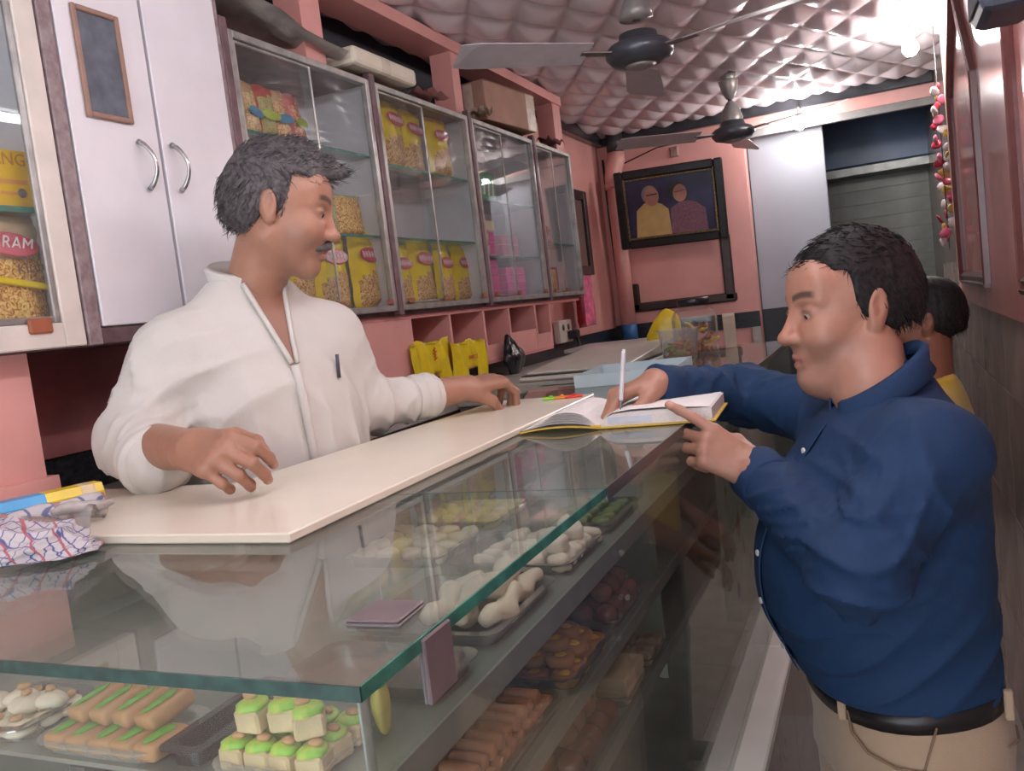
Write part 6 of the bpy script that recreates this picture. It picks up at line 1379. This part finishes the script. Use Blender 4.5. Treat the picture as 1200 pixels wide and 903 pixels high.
# left hand gripping the overhanging edge of the book, index finger laid on the page
LHf = Fr(LW+(LH-LW)*0.15, (LH-LW)+Vector((-0.02, 0.0, -0.022)), Vector((-0.10, -0.78, 0.55)))
pl, tl_ = hand_prims(LHf, -1, ((0.12, 0.22, 0.10), (0.85, 1.25, 0.6), (0.95, 1.3, 0.6), (1.0, 1.3, 0.6)), ((0.015, 0.022, -0.012), (0.045, 0.04, -0.030), (0.075, 0.036, -0.045), (0.098, 0.026, -0.052)))
fa = [cone(LE.lerp(LW, 0.5), LHf.p((0.01, 0, 0)), 0.033, 0.0285, k=0.02)]
lo, hi = bounds([LE.lerp(LW, 0.45), LHf.p((0.2, 0.06, 0.05)), LHf.p((0.2, -0.06, -0.09)), LHf.p((0, 0, 0))], 0.05)
V, Q = sdf_mesh(fa+pl, lo, hi, 0.0026); parts.append((V, Q, nail_col(flat_col(V, B_SK), V, tl_, srgb(214, 168, 146))))
# right hand holding the pen
TIP = P(727, 481, z=-0.2015)
hx = Vector((-0.80, -0.52, -0.16)); RHo = P(772, 446, x=-0.400)
RHf = Fr(RHo, hx, Vector((-0.25, -0.10, 1)))
pr_, tr_ = hand_prims(RHf, 1, ((0.80, 1.0, 0.4), (0.90, 1.1, 0.5), (1.0, 1.25, 0.6), (1.1, 1.3, 0.6)), ((0.015, 0.022, -0.010), (0.048, 0.046, -0.022), (0.080, 0.042, -0.040), (0.104, 0.026, -0.052)))
fa = [cone(RE.lerp(RW_, 0.55), RHf.p((0.01, 0, 0)), 0.033, 0.0275, k=0.02)]
lo, hi = bounds([RE.lerp(RW_, 0.5), RHf.p((0.2, 0.06, 0.05)), RHf.p((0.2, -0.06, -0.09)), RHf.p((0, 0, 0))], 0.05)
V, Q = sdf_mesh(fa+pr_, lo, hi, 0.0026); parts.append((V, Q, nail_col(flat_col(V, B_SK), V, tr_, srgb(214, 168, 146))))
# body under the clothes
inner = [loft(Bf, np.array(tor)*np.array([1, 1, 1, 0.88, 0.9]), k=0.03), cone(LS, LE, 0.05, 0.043, k=0.03), cone(LE, LW, 0.043, 0.03, k=0.02), cone(RS, RE, 0.05, 0.043, k=0.03), cone(RE, RW_, 0.043, 0.03, k=0.02), loft(Bf, np.array(hip)*np.array([1, 1, 1, 0.9, 0.9]), k=0.03)] + legs_prims(Bf, 0.80, 0.1, 0.48, (0.09, 0.06, 0.045), 0.088)
lo, hi = bounds([LE, LW, RW_, RE, Bf.p((0.2, 0.2, 0.05)), Bf.p((-0.2, -0.2, 1.5))], 0.06)
V, Q = sdf_mesh(inner, lo, hi, 0.016); parts.append((V, Q, flat_col(V, B_SK)))
put_body(PBL, parts, SKM); eyes(HB, PBL, (1, 0.1, -0.55))
HRM = mat('black_hair', (42, 38, 40), 0.62, var=0.35, scale=120, spec=0.3); HRG = mat('greying_hair', (98, 93, 94), 0.62, var=0.45, scale=150, col2=(54, 51, 54))
def make_hair(F, parent, M, up, back, fore, side, nape, seed, comb, n, L, slope=0.3, amp=0.004, part=None):
    pr = hair_prims(F, up, back) + ([part] if part else []) + [hair_cut(F, fore, side, nape, slope)]; nzh = noise3(seed, 16, 40, 120)
    lo, hi = bounds([F.p((0.16, 0.13, 0.16)), F.p((-0.16, -0.13, -0.14)), F.p((0.16, -0.13, -0.14)), F.p((-0.16, 0.13, 0.16))], 0.02)
    def dsp(X):
        q = F.inv(X); return amp*np.sin(150*q[:, 1]+40*q[:, 0]+30*np.sin(25*q[:, 0])+20*q[:, 2])*0.18+nzh(X)*amp
    V, Q = sdf_mesh(pr, lo, hi, 0.0035, dsp); top = Q[(F.inv(V[Q[:, 0]])[:, 2] > -0.06)]
    V2, Q2 = locks(V, top, F, n, L, seed, comb); V, Q, _ = cat_mesh([(V, Q), (V2, Q2)]); return np_mesh('hair', V, Q, M, parent, True)
make_hair(HB, PBL, HRM, 0.004, 0.0, 0.076, -0.004, -0.052, 11, lambda l, r: (0.75 if l[2] > 0.05 else -0.2, 0.35*r.normal(), 0.15 if l[2] > 0.07 else -0.7), 2200, 0.020, 0.42, 0.0035)
# pen
PEN = thing('pen', 'white ballpoint pen in the hand of the man in blue', 'pen', TIP)
TOP = P(731, 409, y=TIP.y+0.030); d = (TOP-TIP)
WPL = mat('white_pen_plastic', (222, 222, 226), 0.3)
tube('barrel', [d*0.16, d*0.2, d*0.93, d*0.97], [0.003, 0.0042, 0.0042, 0.0036], WPL, PEN); tube('tip', [d*0.0, d*0.16], [0.0007, 0.003], mat('grey_pen_tip', (140, 140, 146), 0.3, 0.6), PEN); tube('cap_end', [d*0.97, d*1.0], [0.0036, 0.0028], WPL, PEN)
# ================================================================== man in the white kurta
so = Vector((-1.11, 1.335, 0.30)); Sf = Fr(so, (0.92, -0.38, 0))
PWH = thing('person', 'man in a white kurta behind the counter, reaching over the marble slab', 'person', so)
WHT = mat('white_cotton', (208, 206, 199), 0.9, var=0.03, scale=10, bump=0.12, bscale=420)
sz = lambda z: z+H-0.29        # eye-relative height -> height above the platform
HS = Fr(P(331, 246, d=1.60), (0.80, 0.42, -0.27), (0.16, 0.10, 1), 0.93)
stor = smooth_z([(0.62, 0.0, 0, 0.135, 0.20), (0.80, 0.005, 0, 0.130, 0.185), (sz(-0.36), 0.015, 0, 0.130, 0.18), (sz(-0.22), 0.018, 0, 0.132, 0.186), (sz(-0.08), 0.012, 0, 0.122, 0.178), (sz(-0.005), 0.0, 0, 0.102, 0.165), (sz(0.065), -0.004, 0, 0.076, 0.120), (sz(0.112), 0.0, 0, 0.058, 0.075)], 30)
SRS = Sf.p((0.0, -0.170, sz(-0.02))); SRE = P(160, 515, d=1.50); SRC = P(184, 541, d=1.39); SRW = P(224, 526, d=1.27); SRH = P(268, 534, d=1.18)
SLS = Sf.p((0.0, 0.165, sz(-0.02))); SLE = P(432, 476, y=1.54); SLC = P(500, 463, y=1.66); SLW = P(545, 455, y=1.73)
kp = [loft(Sf, stor, k=0.03)] + [ellip(Sf.p((-0.0, s_*0.148, sz(-0.012))), (0.062, 0.060, 0.056), k=0.06) for s_ in (1, -1)]
kp += [cone(SRS, SRE, 0.064, 0.062, k=0.05, wr=(0.007, 0.085, 0.3, (30, 50, 20))), cone(SRE, SRC, 0.062, 0.056, k=0.04, wr=(0.005, 0.04, 0.9, (40, 20, 30))), cone(SLS, SLE, 0.062, 0.055, k=0.05, wr=(0.006, 0.06, 1.3, (30, 50, 20))), cone(SLE, SLC, 0.054, 0.048, k=0.03, wr=(0.006, 0.05, 0.3, (40, 20, 40)))]
nz3 = noise3(21, 14, 12, 40)
def kw(X):
    q = Sf.inv(X)
    v = (0.35-ridge(46*q[:, 1]+12*q[:, 2]+1.6*np.sin(8*q[:, 2]+3*q[:, 0])))*np.exp(-((q[:, 2]-sz(-0.24))/0.12)**2)*0.006
    a = (0.35-ridge(44*(X@v3((0.3, 0.5, -0.8)))+1.6*np.sin(15*X[:, 0])))*np.exp(-((X-v3(SRS.lerp(SRE, 0.65)))**2).sum(1)/0.022)*0.0065
    pit = (0.35-ridge(46*(X@v3((0.65, -0.2, -0.72)))+1.2*np.sin(13*X[:, 2])))*np.exp(-((X-v3(Sf.p((0.09, -0.12, sz(-0.10)))))**2).sum(1)/0.014)*0.009
    pit = pit+(0.35-ridge(38*(X@v3((0.2, 0.75, 0.6)))+1.5*np.sin(15*X[:, 0])))*np.exp(-((X-v3(Sf.p((0.11, 0.08, sz(-0.13)))))**2).sum(1)/0.02)*0.005
    return nz3(X)*0.0034+(v+a+pit)*1.35
lo, hi = bounds([SRE, SRC, SLC, SLE, SRS, SLS, Sf.p((0.2, 0.2, 0.6)), Sf.p((-0.2, -0.2, sz(0.15)))], 0.10)
V, Q = sdf_mesh(kp, lo, hi, 0.0055, kw); KUR = np_mesh('kurta', V, Q, WHT, PWH, True)
def rolled(a, b, r, n=3, L=0.05):
    d = (b-a).normalized(); bm = bmesh.new(); pts = []; rs = []
    for i in range(13): u = i/12; pts.append(tuple(b+d*(u-0.75)*L)); rs.append(r*(1.04+0.05*abs(math.sin(u*math.pi*2)) if u < 0.95 else 0.95))
    bm_tube(bm, pts, rs, 26, True); bm_obj('rolled_cuff', bm, WHT, KUR, True, True)
rolled(SRE, SRC, 0.056); rolled(SLE, SLC, 0.047)
def ringS(a): return (-0.004+0.064*math.cos(a), 0.060*math.sin(a), sz(0.105)-0.022*math.cos(a))
collar('stand_collar', ringS, 0.004, 0.008, WHT, KUR, gap=0.16, tip=0.0, stand=0.028, F=Sf)
def frontS(z, y=0.0, off=0.0):
    T = np.array(stor); i = [np.interp(z, T[:, 0], T[:, c]) for c in range(1, 5)]; return Sf.p((i[0]+i[2]*(1-min(0.98, abs(y)/i[3])**2.3)**(1/2.3)+off, y, z))
# open neck: skin wedge on the chest with the placket edges
wz = np.linspace(sz(-0.055), sz(0.10), 8); vs = []; fs = []
for i, z in enumerate(wz):
    w = 0.004+0.034*(i/7)**1.1
    for y in np.linspace(-w, w, 5): vs.append(frontS(z, y, 0.0045))
for i in range(7):
    for j in range(4): fs.append((i*5+j, i*5+j+1, i*5+j+6, i*5+j+5))
CH = pyd('neck_opening', vs, fs, mat('chest_skin', (150, 106, 86), 0.5, var=0.05), KUR, True, True)
for s_ in (1, -1): tube('placket_edge', [frontS(z, s_*(0.006+0.036*(i/7)**1.1), 0.007) for i, z in enumerate(wz)], 0.005, WHT, KUR, True, 6)
tube('placket', [frontS(z, 0, 0.004) for z in np.linspace(sz(-0.25), sz(-0.06), 8)], [0.008]*8, WHT, KUR, True, 8)
pz = frontS(sz(-0.075), 0.095, 0.006); tube('pocket_pen', [pz+Vector((0, 0, -0.02)), pz+Vector((0.002, 0, 0.025))], 0.0035, mat('dark_pen', (70, 70, 84), 0.3), KUR, True, 6)
sw = cloth('pale_trousers', (196, 190, 180)); V, Q = sdf_mesh(legs_prims(Sf, 0.72, 0.1, 0.42, (0.11, 0.09, 0.085), 0.09), Sf.p((0, 0, 0.42))-Vector((0.28, 0.28, 0.45)), Sf.p((0, 0, 0.42))+Vector((0.28, 0.28, 0.45)), 0.012); V[:, 2] = np.maximum(V[:, 2], 0.303); np_mesh('trousers', V, Q, sw, PWH, True)
shoes(Sf, PWH, LEA, 0.095)
snb = Sf.p((0.0, 0, sz(0.055)))
hp = head_prims(HS, 0.0, snb, 0.053); lo, hi = bounds([HS.p((0.13, 0.1, 0.13)), HS.p((-0.13, -0.1, -0.13)), HS.p((0.13, -0.1, -0.13)), HS.p((-0.13, 0.1, 0.13)), snb], 0.055)
V, Q = sdf_mesh(hp, lo, hi, 0.0027); parts = [(V, Q, head_colors(V, HS, S_SK, srgb(50, 44, 44), srgb(150, 88, 84), 0.25))]
# left hand: fingertips down on the slab
SLf = Fr(SLW, P(592, 447, y=1.83)-SLW+Vector((0, 0, 0.01)), Vector((0.15, -0.30, 1)))
pa_, ta_ = hand_prims(SLf, -1, ((0.75, 0.75, 0.35), (0.85, 0.8, 0.4), (0.95, 0.9, 0.45), (1.05, 0.95, 0.5)), ((0.015, 0.022, -0.010), (0.045, 0.042, -0.030), (0.068, 0.040, -0.060), (0.080, 0.030, -0.082)))
fa = [cone(SLE.lerp(SLC, 0.4), SLf.p((0.01, 0, 0)), 0.042, 0.0285, k=0.02)]
lo, hi = bounds([SLE.lerp(SLC, 0.4), SLf.p((0.19, 0.06, 0.05)), SLf.p((0.19, -0.06, -0.11)), SLW], 0.05)
V, Q = sdf_mesh(fa+pa_, lo, hi, 0.0027); parts.append((V, Q, nail_col(flat_col(V, S_SK), V, ta_, srgb(206, 160, 138))))
# right hand: half open above the slab
SRf = Fr(SRW, SRH-SRW, Vector((0.1, -0.75, 0.65)))
pb_, tb_ = hand_prims(SRf, 1, ((0.65, 1.0, 0.5), (0.75, 1.05, 0.5), (0.85, 1.1, 0.55), (0.95, 1.1, 0.55)), ((0.015, 0.022, -0.012), (0.042, 0.046, -0.028), (0.072, 0.050, -0.045), (0.096, 0.040, -0.055)))
fa = [cone(SRE.lerp(SRC, 0.3), SRf.p((0.01, 0, 0)), 0.044, 0.0290, k=0.02)]
lo, hi = bounds([SRE.lerp(SRC, 0.3), SRf.p((0.19, 0.06, 0.05)), SRf.p((0.19, -0.06, -0.11)), SRW], 0.05)
V, Q = sdf_mesh(fa+pb_, lo, hi, 0.0027); parts.append((V, Q, nail_col(flat_col(V, S_SK), V, tb_, srgb(206, 160, 138))))
inner = [loft(Sf, np.array(stor)*np.array([1, 1, 1, 0.88, 0.9]), k=0.03), cone(SRS, SRE, 0.05, 0.044, k=0.03), cone(SRE, SRC, 0.044, 0.04, k=0.02), cone(SLS, SLE, 0.05, 0.044, k=0.03), cone(SLE, SLC, 0.044, 0.04, k=0.02)] + legs_prims(Sf, 0.72, 0.1, 0.42, (0.09, 0.06, 0.045), 0.09)
lo, hi = bounds([SRE, SRC, SLC, Sf.p((0.2, 0.2, 0.05)), Sf.p((-0.2, -0.2, sz(0.14)))], 0.06)
V, Q = sdf_mesh(inner, lo, hi, 0.016); parts.append((V, Q, flat_col(V, S_SK)))
put_body(PWH, parts, SKM); eyes(HS, PWH, (1, -0.1, -0.3))
tuft = cone((0.02, 0.0, 0.10), (0.105, -0.01, 0.092), 0.036, 0.012, k=0.03, fr=HS)
HW = make_hair(HS, PWH, HRG, 0.014, 0.002, 0.076, -0.016, -0.078, 17, lambda l, r: (0.9 if l[2] > 0.05 else -0.25, 0.5*r.normal(), (0.45+0.3*r.normal()) if l[2] > 0.08 else -0.6), 2600, 0.022, 0.40, 0.004, tuft)
mo = [cone((0.099, 0.002, -0.0545), (0.084, 0.030, -0.068), 0.0085, 0.0045, k=0.006, fr=HS, flat=((1, 0, 0), 1.1)), cone((0.099, -0.002, -0.0545), (0.084, -0.030, -0.068), 0.0085, 0.0045, k=0.006, fr=HS, flat=((1, 0, 0), 1.1))]
c = HS.p((0.09, 0, -0.06)); nm = noise3(3, 10, 200, 500); V, Q = sdf_mesh(mo, np.array(c)-0.05, np.array(c)+0.05, 0.0018, lambda X: nm(X)*0.0012); np_mesh('moustache', V, Q, HRG, PWH, True)
# ================================================================== person in yellow beyond the man in blue
yo_ = Vector((0.105, 2.72, 0.0)); Yf = Fr(yo_, (-1, 0.12, 0)); PYE = thing('person', 'person in a yellow shirt and black trousers standing behind the man in blue', 'person', yo_)
HY = Fr(P(1082, 376, d=2.60), (-1, 0.05, -0.05), (0, 0, 1), 1.0)
zt = HY.o.z-0.17
ytor = smooth_z([(0.84, 0, 0, 0.115, 0.175), (1.0, 0, 0, 0.115, 0.17), (1.15, 0.005, 0, 0.12, 0.18), (zt-0.12, 0, 0, 0.115, 0.19), (zt-0.04, -0.005, 0, 0.09, 0.17), (zt+0.02, -0.01, 0, 0.062, 0.09)], 22)
YLC = cloth('yellow_cotton', (226, 184, 44)); ys = [loft(Yf, ytor, k=0.03)]; yi = [loft(Yf, np.array(ytor)*np.array([1, 1, 1, 0.88, 0.9]), k=0.03)]
yh = []; ytips = []
for s_ in (1, -1):
    S_, E_, W_ = Yf.p((0, 0.185*s_, zt-0.06)), Yf.p((-0.02, 0.225*s_, zt-0.32)), Yf.p((0.16, 0.17*s_, zt-0.44))
    ys += [ellip(Yf.p((0, 0.16*s_, zt-0.055)), (0.07, 0.07, 0.06), k=0.05), cone(S_, S_.lerp(E_, 0.85), 0.068, 0.062, k=0.05)]
    Fh = Fr(W_, W_-E_, Vector((0, 0.3*s_, 1))); a_, b_ = hand_prims(Fh, s_*-1, ((0.4, 0.6, 0.3),)*4, ((0.015, 0.022, -0.010), (0.048, 0.046, -0.022), (0.080, 0.042, -0.035), (0.104, 0.030, -0.045)))
    yh.append(([cone(S_.lerp(E_, 0.7), E_, 0.046, 0.042, k=0.02), cone(E_, W_, 0.042, 0.028, k=0.02)]+a_, (S_, E_, W_, Fh)))
ny = noise3(33, 12, 14, 40); lo, hi = bounds([Yf.p((0.15, 0.3, 0.8)), Yf.p((-0.15, -0.3, zt+0.05))], 0.07)
V, Q = sdf_mesh(ys, lo, hi, 0.009, lambda X: ny(X)*0.003); np_mesh('shirt', V, Q, YLC, PYE, True)
yt = [loft(Yf, smooth_z([(0.78, 0, 0, 0.118, 0.17), (0.88, 0, 0, 0.112, 0.168)], 6), k=0.03)] + legs_prims(Yf, 0.78, 0.1, 0.45, (0.105, 0.085, 0.08), 0.085)
V, Q = sdf_mesh(yt, Yf.p((0, 0, 0.48))-Vector((0.26, 0.26, 0.46)), Yf.p((0, 0, 0.48))+Vector((0.26, 0.26, 0.46)), 0.011, lambda X: ny(X)*0.003); np_mesh('trousers', V, Q, cloth('black_trousers', (34, 36, 42)), PYE, True); shoes(Yf, PYE, LEA, 0.09)
ynb = Yf.p((-0.01, 0, zt-0.03)); hp = head_prims(HY, 0.0, ynb, 0.052); lo, hi = bounds([HY.p((0.13, 0.1, 0.13)), HY.p((-0.13, -0.1, -0.13)), ynb], 0.06); V, Q = sdf_mesh(hp, lo, hi, 0.004)
parts = [(V, Q, head_colors(V, HY, srgb(140, 92, 72), srgb(40, 36, 36), srgb(130, 80, 74)))]
for pr_, (S_, E_, W_, Fh) in yh:
    lo, hi = bounds([S_.lerp(E_, 0.7), E_, Fh.p((0.19, 0.05, 0.04)), Fh.p((0.19, -0.05, -0.09))], 0.06); V, Q = sdf_mesh(pr_, lo, hi, 0.0045); parts.append((V, Q, flat_col(V, srgb(140, 92, 72))))
V, Q = sdf_mesh(yi+legs_prims(Yf, 0.78, 0.1, 0.45, (0.09, 0.06, 0.045), 0.085), Yf.p((0, 0, 0.75))-Vector((0.26, 0.26, 0.72)), Yf.p((0, 0, 0.75))+Vector((0.26, 0.26, 0.85)), 0.018); parts.append((V, Q, flat_col(V, srgb(140, 92, 72))))
put_body(PYE, parts, SKM); eyes(HY, PYE)
make_hair(HY, PYE, HRM, 0.004, 0.0, 0.066, -0.018, -0.07, 23, lambda l, r: (0.7 if l[2] > 0.05 else -0.2, 0.3*r.normal(), -0.5), 900, 0.016)
